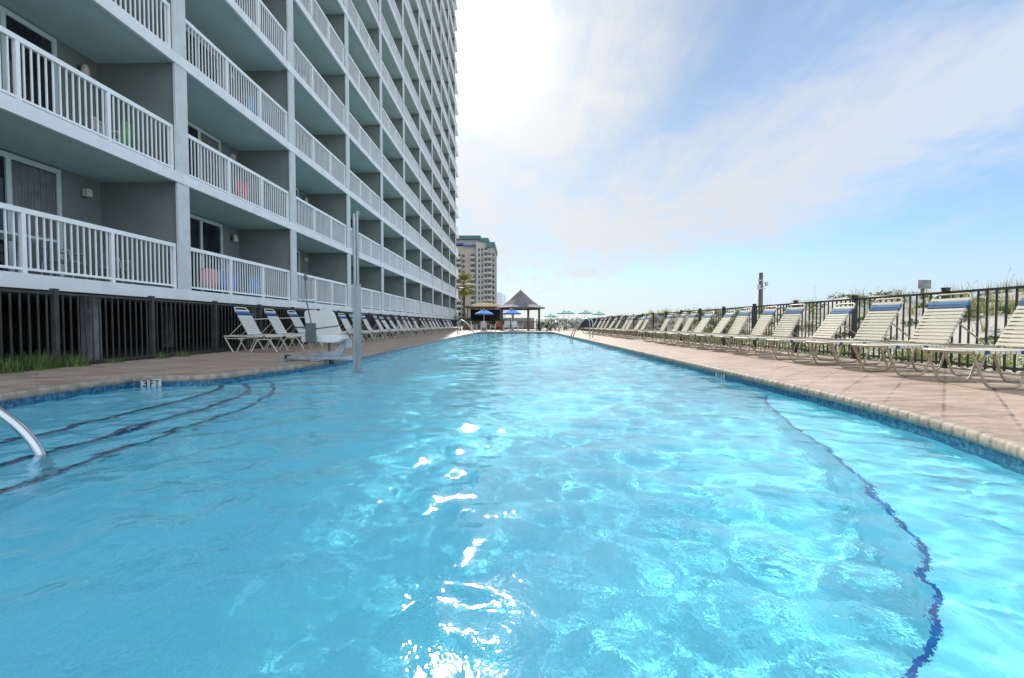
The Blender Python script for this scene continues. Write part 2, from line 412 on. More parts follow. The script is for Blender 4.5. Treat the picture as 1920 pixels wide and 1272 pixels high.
def ring(prof, pts, name, m, cuts=False):
    """sweep a profile [(outward offset, z)] round the closed outline with uv = metres"""
    loops = [offset(pts, o) for o, z in prof]
    me = bpy.data.meshes.new(name); n = len(pts); V = []; F = []; UV = []
    s = [0]
    for i in range(n): s.append(s[-1] + math.dist(pts[i], pts[(i + 1) % n]))
    l = [0]
    for a, b in zip(prof, prof[1:]): l.append(l[-1] + math.dist(a, b))
    for k, (o, z) in enumerate(prof):
        for p in loops[k]: V.append((p[0], p[1], z))
    for k in range(len(prof) - 1):
        for i in range(n):
            j = (i + 1) % n; F.append((k * n + i, k * n + j, (k + 1) * n + j, (k + 1) * n + i))
            UV += [(s[i], l[k]), (s[i + 1], l[k]), (s[i + 1], l[k + 1]), (s[i], l[k + 1])]
    me.from_pydata(V, [], F); u = me.uv_layers.new(name='UVMap'); u.data.foreach_set('uv', [c for t in UV for c in t])
    me.materials.append(m); me.update()
    o = bpy.data.objects.new(name, me); COL.objects.link(o); return o

basin = fill([OUTD], FLOOR, 'pool_basin', M_plaster)
w_ = ring([(0, FLOOR - .01), (0, WL - .10)], OUTD, 'wall', M_plaster); w_.parent = basin
w_ = ring([(0.0, WL - .10), (0.0, -.028)], OUTD, 'tile_band', M_tile); w_.parent = basin
# coping of rounded bricks with narrow joints
def coping():
    P = []
    pts = densify(OUT, .0125); n = len(pts); d = 0; nxt = .0; flag = []
    for i in range(n):
        flag.append(d >= nxt)
        if d >= nxt: nxt += .11
        d += math.dist(pts[i], pts[(i + 1) % n])
    prof = [(.0, -.075), (-.014, -.066), (-.022, -.045), (-.020, -.012), (-.008, .004), (.012, .008), (.06, .008), (.07, -.004)]
    loops = [offset(pts, o) for o, z in prof]; lo2 = [offset(pts, o + (.007 if k < 6 else 0)) for k, (o, z) in enumerate(prof)]
    V = []
    for k, (o, z) in enumerate(prof):
        for i in range(n):
            p = lo2[k][i] if flag[i] else loops[k][i]; V.append((p[0], p[1], z - (.007 if flag[i] and k < 6 else 0)))
    F = [(k * n + i, k * n + (i + 1) % n, (k + 1) * n + (i + 1) % n, (k + 1) * n + i) for k in range(len(prof) - 1) for i in range(n)]
    me = bpy.data.meshes.new('pool_coping'); me.from_pydata(V, [], F); me.materials.append(M_coping)
    for p in me.polygons: p.use_smooth = True
    o = bpy.data.objects.new('pool_coping', me); COL.objects.link(o); o['kind'] = 'structure'; return o
coping()
DX0, DX1, DY0, DY1 = -7.15, 6.85, -4.0, 66.0
fill([[(DX0, DY0), (DX1, DY0), (DX1, DY1), (DX0, DY1)], offset(OUTD, .055)], 0.0, 'pool_deck', M_deck)
GZ = -.05
fill([[(-900, -500), (1500, -500), (1500, 2500), (-900, 2500)], [(DX0 + .02, DY0 + .02), (DX1 - .02, DY0 + .02), (DX1 - .02, DY1 - .02), (DX0 + .02, DY1 - .02)]], GZ, 'ground', M_sand)
b = MB(); b.box(DX0, DX0 + .05, DY0, DY1, GZ - .02, -.004); b.box(DX1 - .05, DX1, DY0, DY1, GZ - .02, -.004)
tag(b.build('deck_edge', M_conc), kind='structure')
b = MB(); b.box(-17.5, DX0 - .001, -6, 66, -.2, GZ + .01); tag(b.build('planting_bed', M_soil), kind='structure')
M_sea = mat('blue_sea', (.10, .26, .36), .2, var=.1, vscale=.05)
b = MB(); b.box(90, 3000, -600, 3000, -.5, .02); tag(b.build('sea', M_sea), kind='structure')

# steps with navy nosing tiles
def steps(lines, side, name):
    st = None
    for (pts, top, back) in lines:
        pts = smooth_poly(pts, 2)
        b = MB(); b.prism(pts + back, FLOOR - .02, top)
        o = b.build('step', M_plaster)
        if st is None: st = bpy.data.objects.new(name, None); COL.objects.link(st); st['kind'] = 'structure'
        o.parent = st
        # nosing
        nm = MB(); V = []; UV = []; F = []
        s = 0
        for i, p in enumerate(pts):
            a = pts[max(i - 1, 0)]; c = pts[min(i + 1, len(pts) - 1)]
            t = Vector((c[0] - a[0], c[1] - a[1])).normalized(); nv = Vector((t.y, -t.x)) * side
            if i: s += math.dist(p, pts[i - 1])
            for o_, z_, u_ in ((-.05, top + .003, 0), (.003, top + .003, .053), (.003, top - .04, .09)) if side > 0 else ((-.019, top + .003, 0), (.003, top + .003, .022), (.003, top - .006, .028)):
                V.append((p[0] + nv.x * o_, p[1] + nv.y * o_, z_)); UV.append((s, u_))
        for i in range(len(pts) - 1):
            for k in range(2): F.append((3 * i + k, 3 * i + 3 + k, 3 * i + 4 + k, 3 * i + 1 + k))
        me = bpy.data.meshes.new('nosing_tiles'); me.from_pydata(V, [], F); u = me.uv_layers.new(name='UVMap')
        u.data.foreach_set('uv', [c for f in F for i in f for c in UV[i]]); me.materials.append(M_nose2 if side > 0 else M_nose)
        n_ = bpy.data.objects.new('nosing_tiles', me); COL.objects.link(n_); n_.parent = st
    return st
bk = [(-3.9, 9.2), (-5.4, 7.0), (-5.4, -.2)]
steps([([(-3.66, -.2), (-3.66, 4), (-3.68, 5.2), (-3.85, 6.0), (-4.4, 6.5)], WL - .19, [(-5.4, 6.5), (-5.4, -.2)]),
       ([(-3.24, -.2), (-3.24, 4), (-3.22, 5.0), (-3.42, 5.9), (-4.2, 6.8)], WL - .38, [(-5.38, 6.8), (-5.38, -.2)]),
       ([(-2.93, -.2), (-2.93, 4), (-2.92, 4.6), (-3.06, 5.6), (-3.45, 6.5), (-4.1, 7.2)], WL - .57, [(-5.36, 7.2), (-5.36, -.2)])], 1, 'pool_steps')
arcS = [(-.6, .68), (.40, .78), (1.00, 1.15), (1.50, 1.60), (1.77, 2.07), (1.97, 2.6), (2.2, 3.24), (2.45, 4.2), (2.75, 5.1), (3.35, 6.0)]
steps([(arcS, WL - .35, [(3.6, 6.0), (3.6, -.3), (-.6, -.3)])], -1, 'pool_ledge')

# ------------------------------------------------------------------ water surface: real waves
def water():
    rng = np.random.default_rng(11)
    dx = .0135
    xs = np.arange(-5.1, 3.2, dx); ys = [.0]
    while ys[-1] < 40.2: ys.append(ys[-1] + .012 * (1 + ys[-1] / 5.0))
    ys = np.array(ys); X, Y = np.meshgrid(xs, ys); Z = np.zeros_like(X)
    dy = .012 * (1 + Y / 5.0)
    # slow patches of stronger and weaker ripple
    patch = .75 + .35 * np.sin(X * .9 + Y * .5 + 1) * np.sin(Y * .33 - X * .4) + .25 * np.sin(X * 2.1 - Y * 1.3)
    for i in range(130):
        lam = 10 ** rng.uniform(math.log10(.09), math.log10(1.0)); k = 2 * math.pi / lam
        a = rng.normal(R(70), R(55)) if i % 2 else rng.uniform(0, 2 * math.pi)
        slope = WSL * (.62 if lam < .2 else 1.1 if lam < .5 else .6)
        fade = np.clip((lam - 2.6 * dy) / (3.0 * dy), 0, 1)
        px = X + .05 * np.sin(Y * 1.7 + i); py = Y + .05 * np.sin(X * 2.3 + i * 2)
        Z += slope / k * fade * (patch if lam < .5 else 1) * np.sin(k * (px * math.cos(a) + py * math.sin(a)) + rng.uniform(0, 6.28))
    ny, nx = X.shape
    # inside test against outline grown a little
    poly = np.array(offset(OUTD, .10)); ins = np.zeros(X.shape, bool); n = len(poly)
    for i in range(n):
        x1, y1 = poly[i - 1]; x2, y2 = poly[i]
        if abs(y1 - y2) < 1e-9: continue
        c = ((y1 > Y) != (y2 > Y)) & (X < (x2 - x1) * (Y - y1) / (y2 - y1) + x1); ins ^= c
    idx = (np.arange(ny - 1)[:, None] * nx + np.arange(nx - 1)[None])
    keep = ins[:-1, :-1] | ins[1:, :-1] | ins[:-1, 1:] | ins[1:, 1:]
    q = idx[keep]; F = np.stack([q, q + 1, q + nx + 1, q + nx], -1).reshape(-1, 4)
    used = np.unique(F); rem = -np.ones(nx * ny, np.int64); rem[used] = np.arange(len(used)); F = rem[F]
    V = np.stack([X, Y, Z + WL], -1).reshape(-1, 3)[used]
    me = bpy.data.meshes.new('water'); me.vertices.add(len(V)); me.vertices.foreach_set('co', V.ravel().astype(np.float32))
    me.loops.add(F.size); me.loops.foreach_set('vertex_index', F.ravel().astype(np.int32))
    me.polygons.add(len(F)); me.polygons.foreach_set('loop_start', (np.arange(len(F)) * 4).astype(np.int32))
    me.polygons.foreach_set('loop_total', np.full(len(F), 4, np.int32))
    me.update(calc_edges=True); me.polygons.foreach_set('use_smooth', np.ones(len(F), bool)); me.materials.append(M_water)
    o = bpy.data.objects.new('water', me); COL.objects.link(o); o['kind'] = 'structure'
    o.cycles.is_caustics_caster = True
    return o
WSL = .0125
water()
for o in COL.objects:
    if o.name.split('.')[0] in ('pool_basin', 'step', 'wall', 'tile_band', 'nosing_tiles'): o.cycles.is_caustics_receiver = True

# ------------------------------------------------------------------ the condominium
XB, B0, BB, F0, FH = -7.85, 10.72, 5.29, 1.475, 2.71
NB0, NB1, NF = -2, 9, 18           # columns run from B0+NB0*BB to B0+NB1*BB
DEP = 1.87
condo = thing('condo_building', 'tall grey balconied condominium with white railings, towering over the left side of the pool', 'building', (XB, B0, 0))
def zc(i): return B0 + i * BB
ylo, yhi = zc(NB0) - .19, zc(NB1) + 2.9
for k in range(NF + 1):
    b = MB(); z = F0 + k * FH - 0
    b.box(-DEP - .2, -.06, ylo - B0, yhi - B0, -.20, 0, 0)
    b.box(-.058, .02, ylo - B0 - .02, yhi - B0 + .03, -.225, .015, 1)
    b.box(-DEP - .2, -.058, yhi - B0 + .0005, yhi - B0 + .028, -.222, .012, 1)
    b.build('floor_slab', [M_ceil, M_fascia], condo, (0, 0, z))
cm = MB(); cm.box(-.35, -.075, -.19, .19, F0 - .3, F0 + NF * FH + .9, 0)
# the column face is split by the slabs, so build it storey by storey in one mesh
cmb = MB()
for k in range(NF): cmb.box(-.05, 0.0, -.19, .19, F0 + k * FH + .002 + .012, F0 + (k + 1) * FH - .227, 0)
cme = cmb.mesh('column', M_colm)
dvb = MB()
for k in range(NF): dvb.box(-DEP, -.051, -.12, .12, F0 + k * FH + .001, F0 + (k + 1) * FH - .201, 0)
dme = dvb.mesh('divider_wall', M_wall)
for i in range(NB0, NB1 + 1):
    inst('column', cme, condo, (0, zc(i) - B0, 0)); inst('divider_wall', dme, condo, (0, zc(i) - B0, 0))
b = MB(); b.box(-DEP - 14, -DEP - .21, ylo - B0, zc(NB1) - B0 + .1, F0 - .21, F0 + NF * FH + 1.2); b.build('wall_core', M_wall, condo)
b = MB(); b.box(-8.3, -8.0, ylo - B0, zc(NB1) - B0 + .1, -.3, F0 - .22); b.build('crawlspace_wall', M_soil, condo)
b = MB()
for k in range(NF): b.box(-DEP - .2, -DEP - .002, ylo - B0, zc(NB1) - B0 + .1, F0 + k * FH + .001, F0 + (k + 1) * FH - .201)
b.build('back_wall', M_wall, condo)
b = MB(); b.box(-DEP - .2, .03, ylo - B0 - .02, zc(NB1) - B0 + .2, 0, .9); b.build('parapet', M_fascia, condo, (0, 0, F0 + NF * FH + .02))
# foundation columns below the first floor
fb = MB(); fb.box(-.50, -.3, -.11, .11, -.1, F0 - .23, 0); fme = fb.mesh('pier', M_conc)
for i in range(NB0, NB1 + 1): inst('pier', fme, condo, (0, zc(i) - B0 - 2.0, 0)); inst('pier', fme, condo, (-2.6, zc(i) - B0 - 2.0, 0))

def rail_mb(L, detail=True):
    b = MB(); x = -.10
    b.box(x - .035, x + .035, 0, L, .985, 1.07)
    b.box(x - .02, x + .02, 0, L, .075, .115)
    np_ = 3
    for j in range(np_ + 1):
        y = .03 + (L - .06) * j / np_; b.box(x - .032, x + .032, y - .032, y + .032, .003, .986)
    n = int(L / .114)
    for j in range(1, n):
        y = L * j / n
        if min(abs(y - (.03 + (L - .06) * q / np_)) for q in range(np_ + 1)) < .05: continue
        b.box(x - .011, x + .011, y - .011, y + .011, .114, .986)
    return b
RL = BB - .39
rme = rail_mb(RL).mesh('railing', M_white)
cells = [(k, i) for k in range(NF) for i in range(NB0, NB1)]
vis = lambda k, i: (F0 + (k + .5) * FH - .68) / max(zc(i + 1), 1) < .74 and i >= -1
def score(c):
    k, i = c; z = zc(i) + 2.6; d = math.sqrt(z * z + XB * XB + (F0 + k * FH) ** 2)
    return (0 if vis(k, i) else 1, d)
cells.sort(key=score)
rest = MB(); rb = rail_mb(RL)
for n, (k, i) in enumerate(cells):
    loc = (0, zc(i) - B0 + .195, F0 + k * FH + .0)
    if n < 100: inst('railing', rme, condo, loc)
    else: rest.add([(v[0] + loc[0], v[1] + loc[1], v[2] + loc[2]) for v in rb.v], rb.f)
eb = rail_mb(2.6)
for k in range(NF):
    rest.add([(v[0], v[1] + zc(NB1) - B0 + .2, v[2] + F0 + k * FH) for v in eb.v], eb.f)
ro = rest.build('railing', M_white, condo); ro['kind'] = 'stuff'
# sliding doors: frame, mullions and panes
def door_mb():
    fr = MB(); y0, y1, h = 1.38, 4.12, 2.36
    fr.box(-.0, .05, y0 - .09, y0, .003, h); fr.box(0, .05, y1, y1 + .09, .003, h); fr.box(0, .052, y0 - .09, y1 + .09, h, h + .10)
    fr.box(0, .05, y0, y1, .003, .06)
    w = (y1 - y0) / 3
    for j in (1, 2): fr.box(.004, .055, y0 + w * j - .045, y0 + w * j + .045, .06, h)
    pn = MB()
    pn.box(.010, .02, y0, y1, .06, h)
    return fr, pn
dfr, dpn = door_mb()
dp2 = MB(); w_3 = (4.12 - 1.38) / 3
dp2.box(.010, .02, 1.38 + w_3, 4.12, .06, 2.36, 0); dp2.box(.010, .02, 1.38, 1.38 + w_3 * .98, .06, 2.36, 0)
for j in range(14):                       # pleated curtain drawn behind part of the glass
    y_ = 1.38 + w_3 * 2 + .06 + j * .06; dp2.box(.0201, .0225 + .002 * (j % 2), y_, y_ + .055, .07, 2.34, 1)
dp2m = dp2.mesh('pane', [M_glass, M_curt])
dfm = dfr.mesh('sliding_door', M_dframe); dpm = dpn.mesh('pane', M_glass)
restd = MB(); n = 0
for (k, i) in cells:
    loc = (-DEP, zc(i) - B0, F0 + k * FH)
    if n < 60 and vis(k, i):
        d = inst('sliding_door', dfm, condo, loc); inst('pane', dp2m if (k * 5 + i * 3) % 4 == 1 else dpm, d); n += 1
    else:
        for m_, q in ((0, dfr), (1, dpn)): restd.add([(v[0] + loc[0], v[1] + loc[1], v[2] + loc[2]) for v in q.v], q.f, m_)
ro = restd.build('sliding_door', [M_dframe, M_glass], condo); ro['kind'] = 'stuff'
lb = MB(); lb.box(0, .03, -.05, .05, -.09, .09, 0); lb.box(.03, .15, -.06, .06, -.06, .10, 1)
lb2 = MB(); lb2.lathe([(.05, -.12), (.085, -.10), (.07, .04), (.045, .12), (0, .13)], (.13, 0, 0), 10, 1); lb2.box(0, .10, -.03, .03, -.03, .03, 0); lb2.box(0, .02, -.06, .06, -.08, .08, 0)
lm1 = lb.mesh('wall_lamp', [M_gbox, M_lampw]); lm2 = lb2.mesh('wall_lamp', [M_gbox, M_lampw])
for k in range(6):
    for i in range(-1, 5): inst('wall_lamp', lm1 if (k + i) % 2 else lm2, condo, (-DEP, zc(i) - B0 + 4.75, F0 + k * FH + 2.12))

# things on the balconies
def balcony_chair(i, k, y, label, m):
    t = thing('patio_chair', label, 'chair', (XB - 1.0, zc(i) + y, F0 + k * FH + .002), R(20))
    b = MB(); b.box(-.24, .24, -.24, .24, .40, .44); b.build('seat', m, t)
    b = MB()
    for j in range(5): b.box(-.24, -.21, -.22 + j * .1, -.18 + j * .1, .44, .86)
    b.box(-.25, -.20, -.24, .24, .84, .89); b.build('backrest', m, t)
    for sx in (-.22, .22):
        for sy in (-.22, .22):
            b = MB(); b.tube([(sx, sy, .40), (sx * 1.1, sy * 1.1, 0)], .016, 6); b.build('leg', m, t)
    for sy in (-.26, .26):
        b = MB(); b.tube([(-.22, sy, .62), (.2, sy, .62), (.23, sy, .40)], .016, 6); b.build('armrest', m, t)
    return t
balcony_chair(-1, 1, 4.55, 'white patio chair standing behind the railing of the second-level balcony nearest the camera', M_plastic)
balcony_chair(-1, 0, 3.4, 'pale patio chair on the lowest balcony nearest the camera, left of its twin', M_dsteel)
balcony_chair(-1, 0, 4.5, 'pale patio chair on the lowest balcony nearest the camera, beside the divider wall', M_dsteel)
balcony_chair(0, 2, 3.9, 'blue patio chair on the third-level balcony in the second bay', M_blue_t)
balcony_chair(1, 3, 4.0, 'dark patio chair on the fourth-level balcony in the third bay', M_gbox)
for q_, (i_, k_, y_, m_, c_) in enumerate(((0, 3, 3.6, M_plastic, 'white'), (1, 2, 4.3, M_plastic, 'white'), (2, 2, 4.2, M_gbox, 'dark'), (1, 4, 3.2, M_blue_t, 'blue'), (2, 4, 4.3, M_plastic, 'white'), (3, 3, 4.2, M_gbox, 'dark'), (0, 0, 4.4, M_gbox, 'dark'))):
    balcony_chair(i_, k_, y_, '%s patio chair on the %s-level balcony in the %s bay from the left' % (c_, ORD[k_], ORD[i_ + 1]), m_)
t = thing('patio_table', 'long pale patio table behind the railing of the lowest balcony nearest the camera', 'table', (XB - .95, zc(-1) + 2.2, F0 + .002))
b = MB(); b.box(-.35, .35, -.7, .7, .70, .74); b.build('tabletop', M_dframe, t)
for sx in (-.3, .3):
    for sy in (-.6, .6):
        b = MB(); b.tube([(sx, sy, .7), (sx, sy, 0)], .018, 6); b.build('leg', M_dsteel, t)
def towel(i, k, y, w, m, label, ht=.3):
    b = MB(); V = []; F = []; n = 9
    for j in range(n):
        yy = -w / 2 + w * j / (n - 1); wv = .012 * math.sin(j * 1.9)
        V += [(-.215 + wv, yy, .12 + .03 * math.sin(j)), (-.175 + wv, yy, .35), (-.17 + wv, yy, .35 + ht)]
    for j in range(n - 1):
        for q in range(2): F.append((3 * j + q, 3 * j + 3 + q, 3 * j + 4 + q, 3 * j + 1 + q))
    b.add(V, F, 0, True); o = b.build('towel', m, None, (XB, zc(i) + y, F0 + k * FH)); md = o.modifiers.new('t', 'SOLIDIFY'); md.thickness = .012
    tag(o, label, 'towel', 'towels hung inside the balcony railings')
towel(0, 0, 1.9, .8, M_blue_t, 'blue towel beside the coral one on the lowest balcony of the second bay')
towel(0, 0, 1.1, .7, M_pink_t, 'coral towel hung behind the railing of the lowest balcony in the second bay')
towel(0, 0, 3.1, .5, M_blue_t, 'smaller blue towel near the middle post of the lowest balcony in the second bay')
towel(0, 1, 2.6, .6, M_red_t, 'red towel hung behind the railing of the second-level balcony in the second bay')
towel(-1, 1, 3.95, .22, M_green_t, 'green towel hung behind the railing of the second-level balcony nearest the camera')
towel(0, 2, 3.1, .4, M_blue_t, 'blue towel hung behind the railing of the third-level balcony in the second bay')

# ------------------------------------------------------------------ fences
def fence(name, label, p0, p1, n, H, base=.0, npick=15, M_f=None):
    M_f = M_f or M_fence
    p0, p1 = Vector((*p0, base)), Vector((*p1, base)); d = (p1 - p0) / n; u = d.normalized(); w = Vector((-u.y, u.x, 0)); L = d.length
    ang = math.atan2(u.y, u.x)
    t = thing(name, label, 'fence', p0)
    pm = MB(); pm.box(-.035, .035, -.035, .035, 0, H + .03); pm.box(-.042, .042, -.042, .042, H + .03, H + .05); pmm = pm.mesh('post', M_f)
    q = MB(); q.box(.036, L - .036, -.02, .02, H - .045, H - .01); q.box(.036, L - .036, -.02, .02, .07, .105)
    for j in range(1, npick):
        x = L * j / npick; q.box(x - .0095, x + .0095, -.0095, .0095, .04, H - .045)
    qm = q.mesh('picket_panel', M_f)
    for j in range(n + 1):
        o = inst('post', pmm, t, d * j); o.rotation_euler = (0, 0, ang)
        if j < n: o = inst('picket_panel', qm, t, d * j); o.rotation_euler = (0, 0, ang)
    return t
XFR, XFL = 6.58, -7.32
fence('metal_fence', 'black metal picket fence behind the right row of loungers, in front of the dunes', (XFR, 7.09 - 1.88 * 5), (XFR, 7.09 + 1.88 * 21), 26, 1.19)
fence('metal_fence', 'black metal picket fence in deep shade beneath the balconies on the left', (XFL, 7.13 - 1.91 * 4), (XFL, 7.13 + 1.91 * 26), 30, 1.24, GZ, 15, M_fence2)
fence('metal_fence', 'distant black fence crossing the far end of the deck, right of the gazebo', (XFR - .05, 7.09 + 1.88 * 21), (2.0, 7.09 + 1.88 * 21 + .6), 3, 1.15)

# ------------------------------------------------------------------ lounge chairs (local x from foot to head, y width)
def lounge(name, label, sled, group, deg=62):
    t = thing(name, label, 'lounge chair', (0, 0, 0), 0, group)
    mt = M_tan if sled else M_cream
    Wd = .29; H = .385; Lr = 1.52 if sled else 1.66; hb = .84 if sled else 1.08
    # seat frame: two long rails joined round the foot and head ends
    b = MB(); r = .016
    path = [(Lr, -Wd, H), (.06, -Wd, H), (.012, -Wd + .02, H), (0, -Wd + .06, H), (0, Wd - .06, H), (.012, Wd - .02, H), (.06, Wd, H), (Lr, Wd, H)]
    b.tube(path, r, 8); b.tube([(Lr, -Wd, H), (Lr, Wd, H)], r, 8); b.tube([(hb + .02, -Wd, H - .03), (hb + .02, Wd, H - .03)], .012, 6)
    b.build('seat_frame', mt, t)
    ang = R(deg); Lb = .76; ux, uz = math.cos(ang), math.sin(ang)
    def bp(s, y, o=0): return (hb + ux * s - uz * o, y, H + .03 + uz * s + ux * o)
    b = MB(); Wb = Wd - .035
    b.tube([bp(0, -Wb), bp(Lb - .06, -Wb), bp(Lb - .015, -Wb + .015), bp(Lb, -Wb + .06), bp(Lb, Wb - .06), bp(Lb - .015, Wb - .015), bp(Lb - .06, Wb), bp(0, Wb)], .014, 8)
    b.build('back_frame', mt, t)
    # straps
    b = MB(); n = 13
    for j in range(n):
        s = .03 + (Lb - .12) * j / (n - 1); mi = 0
        if j >= n - 4: mi = {n - 4: 0, n - 3: 1, n - 2: 2, n - 1: 0}[j]
        c = Vector(bp(s, 0, 0)); hw = .0185 if j not in (n - 3, n - 2) else .022
        for o_, th in ((.015, .0022), (-.015, .0022)):
            b.obox(Vector(bp(s, 0, o_)), (ux * hw, 0, uz * hw), (0, Wb + .012, 0), (-uz * th, 0, ux * th), mi)
        for sy in (-1, 1):
            b.obox(Vector(bp(s, sy * (Wb + .014), 0)), (ux * hw, 0, uz * hw), (0, .002, 0), (-uz * .017, 0, ux * .017), mi)
    b.build('backrest', [M_strap if sled else M_strapw, M_blue, M_blue2], t)
    b = MB(); n = 15
    for j in range(n):
        x = .05 + (hb - .09) * j / (n - 1); mi = 1 if j in (2, 9) else 0
        b.box(x - .0205, x + .0205, -Wd - .012, Wd + .012, H + .013, H + .0175, mi)
        for sy in (-1, 1): b.box(x - .0205, x + .0205, sy * (Wd + .0185) - .002, sy * (Wd + .0185) + .002, H - .018, H + .0174, mi)
        b.box(x - .0205, x + .0205, -Wd - .012, Wd + .012, H - .0215, H - .018, mi)
    b.build('seat', [M_strap if sled else M_strapw, M_blue, M_blue2], t)
    # legs
    def U(x0, x1, xa, xb, y):
        return [(x0, y, H - .02), (xa - .02, y, .06), (xa + .015, y, .022), (xa + .07, y, .013), (xb - .07, y, .013), (xb - .015, y, .022), (xb + .02, y, .06), (x1, y, H - .02)]
    for sy in (-1, 1):
        y = sy * (Wd - .02)
        if sled:
            for (x0, x1, xa, xb) in ((.04, .66, .20, .54), (.80, 1.40, .95, 1.28)):
                b = MB(); b.tube(U(x0, x1, xa, xb, y), .014, 8); b.build('leg', mt, t)
        else:
            b = MB(); b.tube([(.39, y, .0), (.55, y, H - .11), (.60, y, H - .075), (.83, y, H - .075), (.88, y, H - .11), (1.03, y, 0)], .014, 8); b.tube([(.70, y, H - .075), (.70, y, H)], .012, 6); b.build('leg', mt, t)
            b = MB(); b.tube([(Lr, y, H), (Lr - .01, y, H - .06), (Lr - .20, y, 0)], .014, 8); b.tube([(Lr - .02, y, H - .055), (hb + .08, y, H - .06)], .012, 6); b.tube([(hb + .12, y, H - .01), (hb + .30, y, 0)], .012, 6); b.build('leg', mt, t)
    b = MB()
    for sy in (-1, 1):
        y = sy * (Wb - .02); c = bp(.34, y); b.tube([c, (Lr - .10, y, H + .015)], .010, 6)
    b.tube([(Lr - .10, -Wb, H + .018), (Lr - .10, Wb, H + .018)], .010, 6)
    b.build('back_brace', mt, t)
    return t
zr = [5.1, 6.22, 7.32, 8.4, 9.55, 10.75, 11.85, 12.95, 14.05, 15.2, 16.4, 17.9, 20.7, 21.8, 23.1, 24.4, 25.9, 27.4, 28.8, 30.3, 31.7, 33.4]
rnd = random.Random(5)
base = lounge('lounge_chair', 'cream strap lounge chair cut by the right picture edge, nearest in the sunny row', True, 'loungers along the right fence')
base.location = (4.74, zr[0], 0)
alt = None
for i, z in enumerate(zr[1:], 1):
    lab = 'cream strap lounge chair in the sunny right row, %s from its near end' % ORD[i]
    if i == 3:
        alt = lounge('lounge_chair', lab, True, 'loungers along the right fence', 56); alt.location = (4.70, z, 0); alt.rotation_euler = (0, 0, R(-3)); continue
    copy_tree(alt if i in (7, 8, 13, 17) else base, (4.74 + rnd.uniform(-.07, .07), z + rnd.uniform(-.05, .05), 0), R(rnd.uniform(-4, 4)), lab)
zl = [11.2, 12.5, 13.9, 15.3, 16.5, 17.7, 18.9, 20.2, 21.7, 23, 24.3, 25.8, 27, 28.4, 29.9, 32.3, 33.4, 34.8, 36.3, 38, 39.5, 42, 43.3, 44.6, 46]
base2 = lounge('lounge_chair', 'white strap lounge chair nearest the camera in the shaded row below the balconies', False, 'loungers along the left fence')
base2.location = (-5.42, zl[0], 0); base2.rotation_euler = (0, 0, math.pi)
for i, z in enumerate(zl[1:], 1):
    lab = 'white strap lounge chair in the shaded left row, %s from its near end' % ORD[i]
    if i == 4:
        alt2 = lounge('lounge_chair', lab, False, 'loungers along the left fence', 57); alt2.location = (-5.42, z, 0); alt2.rotation_euler = (0, 0, math.pi); continue
    copy_tree(alt2 if i in (9, 10, 15, 20) else base2, (-5.42 + rnd.uniform(-.06, .06), z, 0), math.pi + R(rnd.uniform(-4, 4)), lab)

# ------------------------------------------------------------------ pool lift
LX, LZ = -2.95, 8.35
lift = thing('pool_lift', 'stainless pool lift with a white plastic seat and tall masts at the left pool edge', 'pool lift', (LX, LZ, 0))
def part(name, m, fn, parent=lift):
    b = MB(); fn(b); return b.build(name, m, parent)
part('mast', M_mast, lambda b: (b.box(-.065, -.012, -.04, .04, -1.0, 1.41), b.box(.012, .065, -.04, .04, -1.0, 1.41), b.box(-.012, .012, -.03, .03, -1.0, 1.38)))
part('inner_mast', M_mast, lambda b: b.tube([(.02, 0, 1.3), (.02, 0, 2.74)], [.028, .028], 12))
part('side_pole', M_dsteel, lambda b: (b.tube([(-.16, .35, .0), (-.16, .35, 2.78)], .030, 10), b.tube([(-.13, .35, 2.75), (-.08, .35, 2.83), (-.04, .35, 2.76)], .008, 6)))
part('bracket', M_dsteel, lambda b: (b.box(-.16, -.066, -.03, .38, .55, .60), b.box(-.16, -.066, -.03, .38, .02, .10), b.box(-.20, -.07, -.06, .06, .25, .40)))
part('base_plate', M_dsteel, lambda b: (b.box(-1.28, -.07, -.05, .05, .03, .09), b.box(-1.28, -1.20, -.3, .3, .0, .05), b.box(-.75, -.62, -.25, .45, .016, .035)))
part('foot', M_dark, lambda b: (b.lathe([(0, .0), (.05, .0), (.05, .1), (0, .1)], (-1.30, 0, .01), 12), b.lathe([(0, 0), (.04, 0), (.04, .08), (0, .08)], (-.46, -.06, -.06), 12)))
part('support_arm', M_dsteel, lambda b: b.add([(-.95, -.02, .10), (-.30, -.02, .10), (-.12, -.02, .42), (-.20, -.02, .42), (-.42, -.02, .18), (-.95, -.02, .14),
                                              (-.95, .03, .10), (-.30, .03, .10), (-.12, .03, .42), (-.20, .03, .42), (-.42, .03, .18), (-.95, .03, .14)],
     [(0, 1, 2, 3, 4, 5), (11, 10, 9, 8, 7, 6), (0, 6, 7, 1), (1, 7, 8, 2), (2, 8, 9, 3), (3, 9, 10, 4), (4, 10, 11, 5), (5, 11, 6, 0)]))
def rounded_slab(b, pts, y0, y1):
    b.add([(p[0], y0, p[1]) for p in pts] + [(p[0], y1, p[1]) for p in pts],
          [tuple(range(len(pts))), tuple(range(len(pts), 2 * len(pts)))[::-1]] + [(i, i + len(pts), (i + 1) % len(pts) + len(pts), (i + 1) % len(pts)) for i in range(len(pts))])
bo = part('seat_back', M_plastic, lambda b: rounded_slab(b, [(-.98, .36), (-.38, .36), (-.38, .55), (-.50, .88), (-.55, .93), (-.62, .945), (-.76, .945), (-.79, .93), (-.83, .93), (-.86, .945), (-1.0, .945), (-1.06, .92), (-1.07, .86), (-1.03, .55)], .18, .24))
md = bo.modifiers.new('bv', 'BEVEL'); md.width = .02; md.segments = 3
